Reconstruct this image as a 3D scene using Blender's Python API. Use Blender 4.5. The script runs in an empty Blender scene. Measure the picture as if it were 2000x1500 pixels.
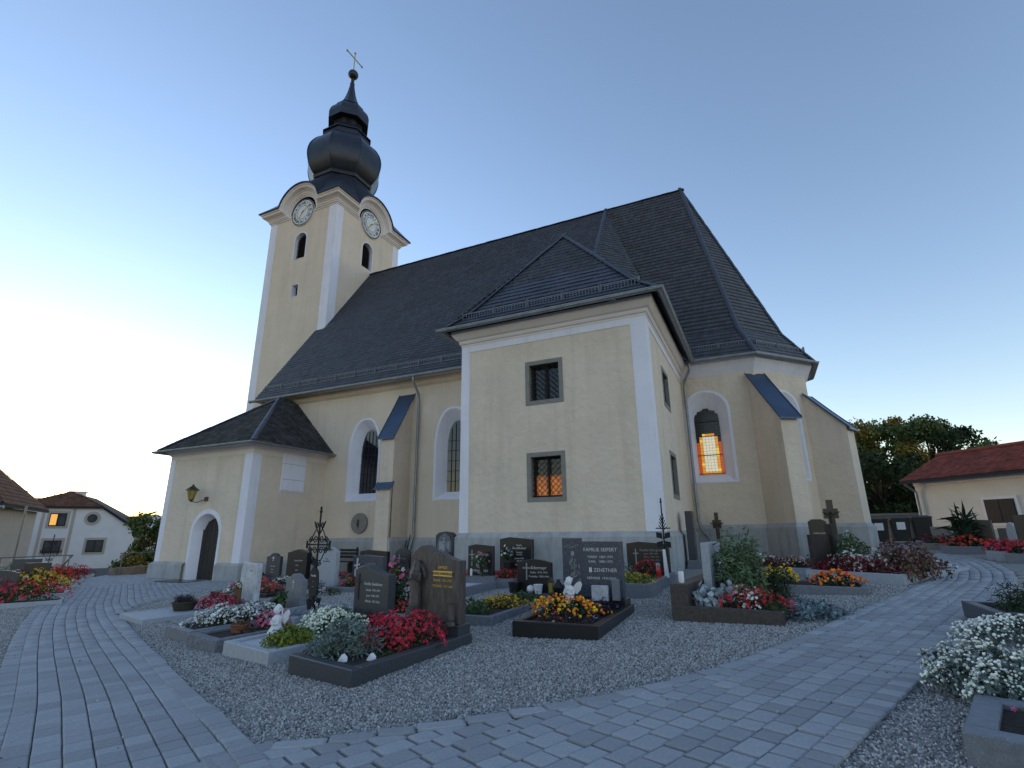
import bpy, math, random
import numpy as np
from mathutils import Vector, Matrix
from mathutils.geometry import tessellate_polygon
random.seed(7); RNG = np.random.default_rng(7)
SC = bpy.context.scene; COL = SC.collection
R_ = math.radians

# ---------------------------------------------------------------- camera
FPX, PITCH, ROLL, YAW, EYE = 1001.07, 0.280918, -0.0100606, 0.4400307, 1.6
def _cam_axes():
    fw = np.array([-math.sin(YAW)*math.cos(PITCH), math.cos(YAW)*math.cos(PITCH), math.sin(PITCH)])
    r = np.array([math.cos(YAW), math.sin(YAW), 0.0]); u = np.cross(r, fw)
    c, s = math.cos(ROLL), math.sin(ROLL)
    return c*r+s*u, -s*r+c*u, fw
AXR, AXU, AXF = _cam_axes(); EYEP = np.array([0, 0, EYE])
cam = bpy.data.cameras.new('camera'); cam.sensor_width = 36; cam.lens = FPX/2000*36
cam.clip_start = .05; cam.clip_end = 6000
camo = bpy.data.objects.new('camera', cam); COL.objects.link(camo)
camo.matrix_world = Matrix([[AXR[i], AXU[i], -AXF[i], EYEP[i]] for i in range(3)]+[[0, 0, 0, 1]])
SC.camera = camo
# ---------------------------------------------------------------- sky, sun, exposure
SUN_AZ = -70.0      # degrees from +Y, negative to the left (west, behind the tower)
SUN_EL = 2.6
w = bpy.data.worlds.new('World'); SC.world = w; w.use_nodes = True
nt = w.node_tree; nt.nodes.clear()
sky = nt.nodes.new('ShaderNodeTexSky'); sky.sky_type = 'NISHITA'; sky.sun_disc = False
sky.sun_elevation = R_(SUN_EL); sky.sun_rotation = R_(SUN_AZ)
sky.altitude = 300; sky.air_density = .95; sky.dust_density = .08; sky.ozone_density = 1.75
bg = nt.nodes.new('ShaderNodeBackground'); bg.inputs['Strength'].default_value = .15
ow = nt.nodes.new('ShaderNodeOutputWorld')
tn = nt.nodes.new('ShaderNodeMixRGB'); tn.blend_type = 'MULTIPLY'; tn.inputs['Fac'].default_value = 1; tn.inputs['Color2'].default_value = (1.11, .966, 1.02, 1)   # even white balance of the whole sky
nt.links.new(sky.outputs[0], tn.inputs['Color1']); nt.links.new(tn.outputs[0], bg.inputs['Color']); nt.links.new(bg.outputs[0], ow.inputs['Surface'])
sl = bpy.data.lights.new('sun', 'SUN'); sl.energy = .09; sl.angle = R_(.5); sl.color = (1, .62, .32)
slo = bpy.data.objects.new('sun', sl); COL.objects.link(slo)
sd = Vector((math.sin(R_(SUN_AZ))*math.cos(R_(SUN_EL)), math.cos(R_(SUN_AZ))*math.cos(R_(SUN_EL)), math.sin(R_(SUN_EL))))
slo.rotation_euler = sd.to_track_quat('Z', 'Y').to_euler()
VS = SC.view_settings; VS.view_transform = 'Standard'; VS.look = 'None'; VS.gamma = 1; VS.exposure = 2.3
VS.use_curve_mapping = False

# ---------------------------------------------------------------- helpers
def H(x, y):
    d = .266+.034*x+.0197*y+.10
    return -.10+.5*(d+math.sqrt(d*d+.002))
def ray(px, py):
    c = np.array([(px-1000)/FPX, -(py-750)/FPX, 1.0]); return c[0]*AXR+c[1]*AXU+c[2]*AXF
def gp(px, py):                       # ground point that shows at a pixel of the photograph
    d = ray(px, py); t = (0.1-EYE)/d[2]
    for _ in range(40):
        p = EYEP+t*d; t = t*.5+.5*((H(p[0], p[1])-EYE)/d[2])
    p = EYEP+t*d; return np.array([p[0], p[1], H(p[0], p[1])])
def atY(px, py, Y): d = ray(px, py); return EYEP+d*(Y/d[1])
def atX(px, py, X): d = ray(px, py); return EYEP+d*(X/d[0])

class MB:
    def __init__(s): s.v = []; s.f = []
    def add(s, vs, fs):
        o = len(s.v); s.v += [tuple(map(float, p)) for p in vs]; s.f += [tuple(i+o for i in f) for f in fs]; return s
    def box(s, x0, x1, y0, y1, z0, z1):
        return s.add([(x0,y0,z0),(x1,y0,z0),(x1,y1,z0),(x0,y1,z0),(x0,y0,z1),(x1,y0,z1),(x1,y1,z1),(x0,y1,z1)],
                     [(0,3,2,1),(4,5,6,7),(0,1,5,4),(1,2,6,5),(2,3,7,6),(3,0,4,7)])
    def obox(s, c, ax, ay, az):      # centre and three half-axes
        c, ax, ay, az = map(np.array, (c, ax, ay, az)); vs = []
        for k in (-1, 1):
            for i, j in ((-1,-1),(1,-1),(1,1),(-1,1)): vs.append(c+i*ax+j*ay+k*az)
        return s.add(vs, [(0,3,2,1),(4,5,6,7),(0,1,5,4),(1,2,6,5),(2,3,7,6),(3,0,4,7)])
    def prism(s, pts, vec):          # planar polygon extruded by vec
        n = len(pts); v = np.array(vec, float); a = [np.array(p, float) for p in pts]
        return s.add(a+[p+v for p in a], [tuple(range(n))[::-1], tuple(range(n, 2*n))]+[(i, (i+1) % n, n+(i+1) % n, n+i) for i in range(n)])
    def tube(s, pts, r, n=8, cap=True):
        pts = [np.array(p, float) for p in pts]; rs = r if hasattr(r, '__len__') else [r]*len(pts); vs = []; fs = []
        up = None
        for i, p in enumerate(pts):
            t = pts[min(i+1, len(pts)-1)]-pts[max(i-1, 0)]; t = t/(np.linalg.norm(t)+1e-9)
            if up is None: up = np.array([0, 0, 1.]) if abs(t[2]) < .9 else np.array([1., 0, 0])
            a = np.cross(t, up); a /= np.linalg.norm(a)+1e-9; b = np.cross(a, t); up = b
            for k in range(n):
                q = 2*math.pi*k/n; vs.append(p+rs[i]*(math.cos(q)*a+math.sin(q)*b))
        for i in range(len(pts)-1):
            for k in range(n): fs.append((i*n+k, i*n+(k+1) % n, (i+1)*n+(k+1) % n, (i+1)*n+k))
        if cap: fs += [tuple(range(n))[::-1], tuple(range((len(pts)-1)*n, len(pts)*n))]
        return s.add(vs, fs)
    def lathe(s, prof, n, c, ph=0, cap=True):
        vs = []; fs = []
        for r, z in prof:
            for k in range(n): q = ph+2*math.pi*k/n; vs.append((c[0]+r*math.cos(q), c[1]+r*math.sin(q), c[2]+z))
        for i in range(len(prof)-1):
            for k in range(n): fs.append((i*n+k, i*n+(k+1) % n, (i+1)*n+(k+1) % n, (i+1)*n+k))
        if cap: fs += [tuple(range(n))[::-1], tuple(range((len(prof)-1)*n, len(prof)*n))]
        return s.add(vs, fs)
    def ball(s, c, rx, ry=None, rz=None, n=10, m=6):
        ry = ry or rx; rz = rz or rx; vs = [(c[0], c[1], c[2]-rz)]; fs = []
        for i in range(1, m):
            a = -math.pi/2+math.pi*i/m
            for k in range(n): q = 2*math.pi*k/n; vs.append((c[0]+rx*math.cos(a)*math.cos(q), c[1]+ry*math.cos(a)*math.sin(q), c[2]+rz*math.sin(a)))
        vs.append((c[0], c[1], c[2]+rz)); L = len(vs)-1
        for k in range(n): fs.append((0, 1+(k+1) % n, 1+k)); fs.append((L, L-n+k, L-n+(k+1) % n))
        for i in range(m-2):
            for k in range(n): fs.append((1+i*n+k, 1+i*n+(k+1) % n, 1+(i+1)*n+(k+1) % n, 1+(i+1)*n+k))
        return s.add(vs, fs)
    def panel(s, o, u, v, outer, holes=()):      # flat wall with openings, loops in (u,v)
        o, u, v = (np.array(a, float) for a in (o, u, v)); loops = [list(outer)]+[list(h) for h in holes]
        flat = [p for l in loops for p in l]
        tris = tessellate_polygon([[Vector((a, b, 0)) for a, b in l] for l in loops])
        n = np.cross(u, v); vs = [o+a*u+b*v for a, b in flat]; fs = []
        for t in tris:
            a, b, c = (flat[i] for i in t)
            cr = (b[0]-a[0])*(c[1]-a[1])-(b[1]-a[1])*(c[0]-a[0]); fs.append(tuple(t) if cr > 0 else tuple(t)[::-1])
        return s.add(vs, fs)
    def loft(s, A, B, closed=True):  # strip between two equal loops
        n = len(A); m = n if closed else n-1
        return s.add(list(A)+list(B), [(i, (i+1) % n, n+(i+1) % n, n+i) for i in range(m)])
    def sweep(s, path, prof, closed=False, ext=0):   # plan polyline, outward = right-hand side; prof (d,z)
        P = [np.array(p, float) for p in path]; n = len(P); rows = []
        for i in range(n):
            a = P[i]-P[i-1] if (i > 0 or closed) else None; b = P[(i+1) % n]-P[i] if (i < n-1 or closed) else None
            ns = [np.array([q[1], -q[0]])/np.linalg.norm(q) for q in (a, b) if q is not None]
            m = sum(ns); m = m/np.linalg.norm(m); m = m/max(.3, m@ns[0])
            rows.append([(P[i][0]+m[0]*d, P[i][1]+m[1]*d, z) for d, z in prof])
        k = len(prof); vs = [p for r in rows for p in r]; fs = []
        for i in range(n if closed else n-1):
            for j in range(k-1): fs.append((i*k+j, ((i+1) % n)*k+j, ((i+1) % n)*k+j+1, i*k+j+1))
        return s.add(vs, fs)
    def build(s, name, mat, parent=None, kind=None, smooth=False):
        me = bpy.data.meshes.new(name); o = bpy.data.objects.new(name, me); COL.objects.link(o)
        off = wloc(parent)
        me.from_pydata([(a-off[0], b-off[1], c-off[2]) for a, b, c in s.v], [], s.f); me.update()
        if mat: me.materials.append(M[mat] if isinstance(mat, str) else mat)
        if parent: o.parent = parent
        if kind: o['kind'] = kind
        if smooth:
            me.polygons.foreach_set('use_smooth', [True]*len(me.polygons))
            try: me.set_sharp_from_angle(angle=R_(40))
            except Exception: pass
        return o
def wloc(o):
    v = Vector((0, 0, 0))
    while o: v = v+o.location; o = o.parent
    return v
def tag(o, label, cat, group=None):
    o['label'] = label; o['category'] = cat
    if group: o['group'] = group
    return o
def thing(name, label, cat, loc, group=None):
    o = bpy.data.objects.new(name, None); COL.objects.link(o); o.location = Vector([float(a) for a in loc]); o.empty_display_size = .2
    return tag(o, label, cat, group)
def inst(src, name, loc, rot=(0, 0, 0), scale=(1, 1, 1), parent=None):   # object sharing src's mesh
    o = bpy.data.objects.new(name, src); COL.objects.link(o); off = wloc(parent)
    o.location = Vector([float(a) for a in loc])-off; o.rotation_euler = rot; o.scale = scale
    if parent: o.parent = parent
    return o
def npmesh(name, V, F, mat, parent=None, kind=None):        # V (n,3), F (m,k) arrays
    me = bpy.data.meshes.new(name); off = np.array(wloc(parent)); V = np.asarray(V, np.float32)-off.astype(np.float32); F = np.asarray(F, np.int32)
    k = F.shape[1]; me.vertices.add(len(V)); me.vertices.foreach_set('co', V.ravel()); me.loops.add(F.size); me.loops.foreach_set('vertex_index', F.ravel())
    me.polygons.add(len(F)); me.polygons.foreach_set('loop_start', np.arange(0, F.size, k, dtype=np.int32)); me.polygons.foreach_set('loop_total', np.full(len(F), k, np.int32))
    me.update(calc_edges=True); me.validate()
    if mat: me.materials.append(M[mat] if isinstance(mat, str) else mat)
    o = bpy.data.objects.new(name, me); COL.objects.link(o)
    if parent: o.parent = parent
    if kind: o['kind'] = kind
    return o

# ---------------------------------------------------------------- materials
M = {}
def mat(name, col, rough=.8, var=.12, scale=2.0, bump=0.0, bscale=40, metal=0.0, spec=.4, island=0.0, speck=None, bdist=.02, emis=None, voro=0, obj=0.0, vscale=(1, 1, 1), detail=4, trans=0):
    m = bpy.data.materials.new(name); M[name] = m; m.use_nodes = True; n = m.node_tree.nodes; l = m.node_tree.links
    b = n['Principled BSDF']; b.inputs['Roughness'].default_value = rough; b.inputs['Metallic'].default_value = metal
    b.inputs['Specular IOR Level'].default_value = spec
    tc = n.new('ShaderNodeTexCoord'); mp = n.new('ShaderNodeMapping'); mp.inputs['Scale'].default_value = vscale
    l.new(tc.outputs['Object'], mp.inputs['Vector'])
    nz = n.new('ShaderNodeTexNoise'); nz.inputs['Scale'].default_value = scale; nz.inputs['Detail'].default_value = detail; nz.inputs['Roughness'].default_value = .6
    l.new(mp.outputs[0], nz.inputs['Vector'])
    rp = n.new('ShaderNodeValToRGB'); rp.color_ramp.elements[0].position = .3; rp.color_ramp.elements[1].position = .7
    rp.color_ramp.elements[0].color = (*[c*(1-var) for c in col], 1); rp.color_ramp.elements[1].color = (*[min(1, c*(1+var)) for c in col], 1)
    l.new(nz.outputs['Fac'], rp.inputs['Fac']); out = rp.outputs['Color']
    if speck:                    # (colour, scale, threshold): granite flecks
        v = n.new('ShaderNodeTexNoise'); v.inputs['Scale'].default_value = speck[1]; v.inputs['Detail'].default_value = 2; l.new(tc.outputs['Object'], v.inputs['Vector'])
        r2 = n.new('ShaderNodeValToRGB'); r2.color_ramp.elements[0].position = speck[2]; r2.color_ramp.elements[1].position = min(1, speck[2]+.12)
        l.new(v.outputs['Fac'], r2.inputs['Fac']); mx = n.new('ShaderNodeMixRGB'); l.new(r2.outputs['Color'], mx.inputs['Fac']); l.new(out, mx.inputs['Color1']); mx.inputs['Color2'].default_value = (*speck[0], 1); out = mx.outputs['Color']
    if island or obj:
        if island: src = n.new('ShaderNodeNewGeometry').outputs['Random Per Island']
        else: src = n.new('ShaderNodeObjectInfo').outputs['Random']
        k = island or obj; mr = n.new('ShaderNodeMapRange'); l.new(src, mr.inputs['Value']); mr.inputs['To Min'].default_value = 1-k; mr.inputs['To Max'].default_value = 1+k
        hs = n.new('ShaderNodeMixRGB'); hs.blend_type = 'MULTIPLY'; hs.inputs['Fac'].default_value = 1
        l.new(out, hs.inputs['Color1']); cb = n.new('ShaderNodeCombineColor')
        for i in range(3): l.new(mr.outputs[0], cb.inputs[i])
        l.new(cb.outputs[0], hs.inputs['Color2']); out = hs.outputs['Color']
    l.new(out, b.inputs['Base Color'])
    if bump:
        if voro:
            t = n.new('ShaderNodeTexVoronoi'); t.inputs['Scale'].default_value = bscale; l.new(mp.outputs[0], t.inputs['Vector']); h = t.outputs['Distance']
        else:
            t = n.new('ShaderNodeTexNoise'); t.inputs['Scale'].default_value = bscale; t.inputs['Detail'].default_value = 5; l.new(mp.outputs[0], t.inputs['Vector']); h = t.outputs['Fac']
        bp = n.new('ShaderNodeBump'); bp.inputs['Strength'].default_value = bump; bp.inputs['Distance'].default_value = bdist; l.new(h, bp.inputs['Height']); l.new(bp.outputs[0], b.inputs['Normal'])
    if emis: b.inputs['Emission Color'].default_value = (*emis[0], 1); b.inputs['Emission Strength'].default_value = emis[1]
    if trans: b.inputs['Transmission Weight'].default_value = trans
    return m
mat('plaster', (.72, .60, .475), .92, .07, .8, .9, 4.5, bdist=.05, detail=8)
mat('plaster_smooth', (.72, .60, .475), .92, .07, .6, .5, 8, bdist=.02, detail=8)
mat('white_paint', (.80, .78, .84), .85, .04, 1.2, .15, 12, bdist=.01)
mat('cornice_paint', (.76, .68, .64), .85, .05, 1.2, .1, 12, bdist=.01)
mat('plinth_grey', (.40, .40, .40), .9, .14, 1.3, .2, 14, bdist=.01)
mat('shingle', (.056, .062, .084), .42, .15, 1.3, .3, 60, island=.22, bdist=.006)
mat('old_shingle', (.050, .048, .050), .8, .35, 2.0, .5, 40, island=.5, bdist=.01, speck=((.22, .22, .2), 9, .72))
mat('roof_under', (.03, .03, .035), .9)
mat('guard_iron', (.21, .22, .235), .55, .2, 3, metal=.6)
mat('zinc', (.30, .32, .34), .55, .15, 3, metal=.85)
mat('blue_sheet', (.055, .085, .14), .38, .12, 1.5, metal=.35)
mat('copper_dark', (.030, .036, .050), .36, .25, 1.2, .1, 6, metal=.35)
mat('iron', (.018, .018, .02), .6, .2, 8, metal=.4)
mat('door_wood', (.022, .016, .014), .6, .3, 3, .3, 20, vscale=(6, 6, .5))
mat('dark_glass', (.012, .013, .016), .06, .3, 3, spec=.8)
mat('lead', (.02, .02, .022), .5)
mat('stone_frame', (.24, .225, .20), .85, .1, 4, .2, 30, bdist=.006)
mat('clock_white', (.72, .72, .72), .6, .04)
mat('clock_black', (.02, .02, .025), .5)
mat('gold', (.75, .52, .12), .3, .1, metal=.9)
mat('void', (.006, .006, .007), .9)
mat('louvre', (.03, .028, .026), .8)

def streaks(name, amt, sx=1.6, sz=.12, col=(.55, .53, .5)):      # faint rain streaks and damp patches over a wall paint
    m = M[name]; n = m.node_tree.nodes; l = m.node_tree.links; b = n['Principled BSDF']; src = b.inputs['Base Color'].links[0].from_socket
    tc = n.new('ShaderNodeTexCoord'); mp = n.new('ShaderNodeMapping'); mp.inputs['Scale'].default_value = (sx, sx, sz); l.new(tc.outputs['Object'], mp.inputs['Vector'])
    nz = n.new('ShaderNodeTexNoise'); nz.inputs['Scale'].default_value = 1.7; nz.inputs['Detail'].default_value = 7; nz.inputs['Roughness'].default_value = .65; l.new(mp.outputs[0], nz.inputs['Vector'])
    rp = n.new('ShaderNodeValToRGB'); rp.color_ramp.elements[0].position = .48; rp.color_ramp.elements[1].position = .75; rp.color_ramp.elements[1].color = (amt, amt, amt, 1); rp.color_ramp.elements[0].color = (0, 0, 0, 1); l.new(nz.outputs['Fac'], rp.inputs['Fac'])
    mx = n.new('ShaderNodeMixRGB'); mx.blend_type = 'MULTIPLY'; l.new(rp.outputs[0], mx.inputs['Fac']); l.new(src, mx.inputs['Color1']); mx.inputs['Color2'].default_value = (*col, 1); l.new(mx.outputs[0], b.inputs['Base Color'])
streaks('plaster', .28); streaks('plaster_smooth', .24); streaks('plinth_grey', .7, 2.5, .5, (.5, .5, .46)); streaks('white_paint', .25, 3, .2)
# ================================================================ church
CH = thing('church', 'cream plastered church with dark shingled roof and onion-domed clock tower', 'church', (-10, 20, .3))
EZ = 8.12; RZ = 18.5; AXY = 24.4
def gothic(cx, z0, zs, zt, hw, n=10):      # pointed arch outline, counter-clockwise from lower left
    p = [(cx-hw, z0), (cx+hw, z0)]; h = zt-zs
    for i in range(n+1):
        t = i/n; a = t*math.pi/2; p.append((cx+hw*math.cos(a)**.80, zs+h*math.sin(a)**1.06)) if i else p.append((cx+hw, zs))
    for i in range(n-1, -1, -1):
        t = i/n; a = t*math.pi/2; p.append((cx-hw*math.cos(a)**.80, zs+h*math.sin(a)**1.06)) if i else p.append((cx-hw, zs))
    q = []
    for a in p:
        if not q or abs(a[0]-q[-1][0])+abs(a[1]-q[-1][1]) > 1e-4: q.append(a)
    return q
def arch(cx, z0, zs, hw, n=8, k=1.0):
    p = [(cx-hw, z0), (cx+hw, z0)]
    for i in range(2*n+1):
        a = math.pi*i/(2*n); p.append((cx+hw*math.cos(a), zs+k*hw*math.sin(a)))
    return p
def rect(a, b, c, d): return [(a, c), (b, c), (b, d), (a, d)]
def P3(o, u, v, loop, n=None, dep=0): 
    o, u, v = (np.array(q, float) for q in (o, u, v)); nn = np.cross(u, v) if n is None else np.array(n)
    return [o+a*u+b*v-nn*dep for a, b in loop]
ZU = (0, 0, 1)
def scale_loop(loop, s, sz=None, c=None):
    sz = s if sz is None else sz; cx = sum(p[0] for p in loop)/len(loop) if c is None else c[0]; cz = min(p[1] for p in loop) if c is None else c[1]
    return [(cx+(p[0]-cx)*s, cz+(p[1]-cz)*sz) for p in loop]
def church_window(o, u, outer, inner, dep, name='window', frame='white_paint', glass='dark_glass', band=None, grid=None, label=None):
    # splayed reveal from outer loop on the wall to inner loop at depth dep, glass behind, lead bars
    n = np.cross(np.array(u, float), ZU); mb = MB()
    A = P3(o, u, ZU, outer, n, -.012); B = P3(o, u, ZU, inner, n, dep); mb.loft(A, B)
    if band:
        C_ = P3(o, u, ZU, band, n, -.012); mb.loft(C_, A); D = P3(o, u, ZU, band, n, .01); mb.loft(D, C_)
    w_ = mb.build(name, frame, CH)
    if label: w_['label'] = label
    g = MB(); g.panel(np.array(o, float)-n*(dep-.01), u, ZU, inner); g.build('glass', glass, w_)
    if grid:
        us = [p[0] for p in inner]; zs = [p[1] for p in inner]; g = MB(); oo = np.array(o, float)-n*(dep-.03); uu = np.array(u, float)
        a = min(us)
        for k in range(1, grid[0]):
            x = a+(max(us)-a)*k/grid[0]; top = min(max(zs), max(z for (q, z) in inner)-abs(x-(a+max(us))/2)/((max(us)-a)/2)*(max(zs)-min(zs))*.18)
            g.obox(oo+uu*x+np.array([0, 0, (top+min(zs))/2]), uu*.008, n*.008, (0, 0, (top-min(zs))/2))
        z = min(zs)+grid[1]
        while z < max(zs)-.5:
            g.obox(oo+uu*((a+max(us))/2)+np.array([0, 0, z]), uu*(max(us)-a)/2, n*.008, (0, 0, .008)); z += grid[1]
        g.build('glazing_bar', 'lead', w_)
    return w_

# --- wall panels -------------------------------------------------
XW, XA0, XA1, YN, YA, YC = -22.5, -8.42, -2.34, 17.8, 14.0, 21.2
VA, VB, VC_, VD = (.38, 21.2), (2.28, 23.35), (2.28, 25.45), (.38, 27.6)
GZ = -.5
wS = MB()      # nave south
win1 = gothic(-15.70, 2.98, 5.05, 6.55, .80); win2 = gothic(-11.08, 2.9, 5.05, 6.58, .80)
wS.panel((0, YN, 0), (1, 0, 0), ZU, rect(XW, XA0, GZ, EZ), [win1, win2]); wS.build('nave_wall', 'plaster_smooth', CH)
in1 = gothic(-15.70, 3.3, 5.0, 6.16, .50); in2 = gothic(-11.08, 3.2, 5.0, 6.14, .50)
for a, b in ((win1, in1), (win2, in2)):
    church_window((0, YN, 0), (1, 0, 0), a, b, .42, grid=(5, .42), band=scale_loop(a, 1.13, 1.035, ((a[0][0]+a[1][0])/2, a[0][1]+1.2)))
wA = MB()      # annex front, with two barred windows
AF = [rect(-6.0, -5.03, 5.43, 6.57), rect(-6.0, -5.05, 2.55, 3.72)]
wA.panel((0, YA, 0), (1, 0, 0), ZU, rect(XA0, XA1, GZ, EZ), AF)
wA.panel((XA0, 0, 0), (0, -1, 0), ZU, rect(-YN, -YA, GZ, EZ))
AS = [rect(16.28, 17.3, 5.5, 6.55), rect(16.4, 17.42, 2.65, 3.85)]
wA.panel((XA1, 0, 0), (0, 1, 0), ZU, rect(YA, YC, GZ, EZ), AS); wA.build('annex_wall', 'plaster', CH)
def barred_window(o, u, r, glow=False, lattice=True):
    (a, c), (b, _), (_, d), _ = r; n = np.cross(np.array(u, float), ZU); oo = np.array(o, float); uu = np.array(u, float)
    mb = MB(); F = rect(a-.13, b+.13, c-.13, d+.13); A = P3(o, u, ZU, r, n, -.015); B = P3(o, u, ZU, F, n, -.015); mb.loft(B, A)
    mb.loft(P3(o, u, ZU, F, n, .01), B); mb.loft(A, P3(o, u, ZU, r, n, .3)); wn = mb.build('window', 'stone_frame', CH)
    g = MB(); g.panel(oo-n*.28, u, ZU, r); g.build('glass', 'amber_pane' if glow else 'dark_glass', wn)
    fr = MB(); z0, z1 = c, d
    for x0, x1 in ((a, a+.07), ((a+b)/2-.03, (a+b)/2+.03), (b-.07, b)): fr.obox(oo+uu*(x0+x1)/2-n*.25+np.array([0, 0, (z0+z1)/2]), uu*(x1-x0)/2, n*.02, (0, 0, (z1-z0)/2))
    for z in (c+.03, d-.03): fr.obox(oo+uu*(a+b)/2-n*.25+np.array([0, 0, z]), uu*(b-a)/2, n*.021, (0, 0, .03))
    fr.build('sash', 'door_wood', wn)
    if lattice:
        g = MB(); st = .17
        def P(x, z): return oo+uu*x-n*.1+np.array([0, 0, z])
        W_, Hh = b-a, d-c; k = -Hh
        while k < W_:                       # diagonal bars, both ways
            x0, z0 = (a+k, c) if k >= 0 else (a, c-k); L = min(b-x0, d-z0)
            if L > .05:
                pts = []
                for i in range(13):
                    t = L*i/12; wv = .014*math.sin(t/st*math.pi*2); pts.append(P(x0+t+wv, z0+t-wv))
                g.tube(pts, .009, 5); g.tube([P(a+b-(x0+t), z0+t) for t in (0, L)], .009, 5)
            k += st
        for x in (a+W_*.5,): g.tube([P(x, c), P(x, d)], .012, 5)
        for z in (c+.02, d-.02): g.tube([P(a, z), P(b, z)], .012, 5)
        g.build('iron_grille', 'iron', wn)
    return wn
mat('amber_pane', (.012, .010, .008), .1, .3, 3, spec=.8)
nn = M['amber_pane'].node_tree.nodes; ll = M['amber_pane'].node_tree.links      # lamp-lit lower half of the vestry window
g_ = nn.new('ShaderNodeTexCoord'); sx = nn.new('ShaderNodeSeparateXYZ'); ll.new(g_.outputs['Object'], sx.inputs[0])
mr = nn.new('ShaderNodeMapRange'); mr.inputs['From Min'].default_value = 2.93; mr.inputs['From Max'].default_value = 2.80; ll.new(sx.outputs['Z'], mr.inputs['Value'])
nz = nn.new('ShaderNodeTexNoise'); nz.inputs['Scale'].default_value = 3.5; ll.new(g_.outputs['Object'], nz.inputs['Vector'])
mm = nn.new('ShaderNodeMath'); mm.operation = 'MULTIPLY'; ll.new(mr.outputs[0], mm.inputs[0]); ll.new(nz.outputs['Fac'], mm.inputs[1])
m3 = nn.new('ShaderNodeMath'); m3.operation = 'MULTIPLY'; ll.new(mm.outputs[0], m3.inputs[0]); m3.inputs[1].default_value = .11
ll.new(m3.outputs[0], nn['Principled BSDF'].inputs['Emission Strength']); nn['Principled BSDF'].inputs['Emission Color'].default_value = (1, .27, .04, 1)
for i, r in enumerate(AF): barred_window((0, YA, 0), (1, 0, 0), r, glow=(i == 1))['label'] = 'barred upper window with grey stone frame' if i == 0 else 'barred lower window with orange lamp glow behind it'
for r in AS: barred_window((XA1, 0, 0), (0, 1, 0), r)
# choir and apse
cw = MB(); cwin = arch(-1.50, 3.36, 6.1, .78, k=1.02); cin = arch(-1.56, 3.68, 5.82, .46)
cw.panel((0, YC, 0), (1, 0, 0), ZU, rect(XA1, VA[0], GZ, EZ), [cwin])
poly = [VA, VB, VC_, VD]
for i in range(3):
    a, b = np.array(poly[i]), np.array(poly[i+1]); L = np.linalg.norm(b-a); d = (b-a)/L
    hl = [arch(L/2, 3.4, 6.1, .72)] if i == 0 else []
    cw.panel((a[0], a[1], 0), (d[0], d[1], 0), ZU, rect(0, L, GZ, EZ), hl)
    if i == 0: fw_ = church_window((a[0], a[1], 0), (d[0], d[1], 0), hl[0], arch(L/2, 3.7, 5.9, .45), .4, grid=(4, .4), band=scale_loop(hl[0], 1.13, 1.03, (L/2, 4.6)))
cw.add([(VD[0], VD[1], GZ), (-5.7, VD[1], GZ), (-5.7, VD[1], EZ), (VD[0], VD[1], EZ)], [(0, 1, 2, 3)]); cw.build('choir_wall', 'plaster', CH)
nb = MB(); nb.add([(-5.7, 27.6, GZ), (-5.7, 31, GZ), (XW, 31, GZ), (XW, 17.8, GZ), (-5.7, 27.6, EZ), (-5.7, 31, EZ), (XW, 31, EZ), (XW, 17.8, EZ)], [(0, 1, 5, 4), (1, 2, 6, 5), (2, 3, 7, 6)]); nb.build('north_wall', 'plaster_smooth', CH)
cwn = church_window((0, YC, 0), (1, 0, 0), cwin, cin, .45, grid=None, band=scale_loop(cwin, 1.13, 1.03, (-1.5, 4.6)), label='arched choir window with lit stained glass')
# lit stained glass: coloured panes, clear centre with arched amber border
def stained():
    for nm, c, e in (('pane_dark', (.02, .018, .016), 0), ('pane_amber', (.5, .2, .02), .13), ('pane_red', (.4, .06, .01), .10), ('pane_clear', (.6, .55, .40), .10), ('pane_gold', (.6, .4, .05), .13)):
        mat(nm, c, .15, .25, 6, emis=((c[0]*1.6, c[1]*1.6, c[2]*1.6), e) if e else None)
    x0, x1, z0 = -1.56-.46, -1.56+.46, 3.68; Y = YC+.43; nx, st = 8, .115
    sets = {}
    for i in range(nx):
        for j in range(23):
            xc = x0+(i+.5)*st; zc = z0+(j+.5)*st
            hw = .46 if zc < 5.82 else math.sqrt(max(0, .46**2-(zc-5.82)**2))
            if abs(xc+1.56) > hw: continue
            r = abs(xc+1.56); top = 4.98
            if zc > top+.34 or (zc > top and r > math.sqrt(max(0, .36**2-(zc-top)**2))): k = 'pane_dark'
            elif r > .37: k = 'pane_red'
            elif r > .26 or (zc > top and math.hypot(r, zc-top) > .25): k = 'pane_amber' if random.random() < .6 else 'pane_gold'
            elif zc < z0+.2: k = 'pane_amber' if random.random() < .5 else 'pane_clear'
            else: k = 'pane_clear'
            mb = MB(); mb.box(xc-st/2+.004, xc+st/2-.004, Y-.01-random.random()*.004, Y, zc-st/2+.004, zc+st/2-.004); mb.build('pane', k, cwn)
    b = MB()
    for z in (z0+.03, z0+.75, z0+1.5, z0+2.1): b.box(x0, x1, Y-.04, Y-.015, z-.015, z+.015)
    b.build('glazing_bar', 'lead', cwn)
stained()

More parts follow.
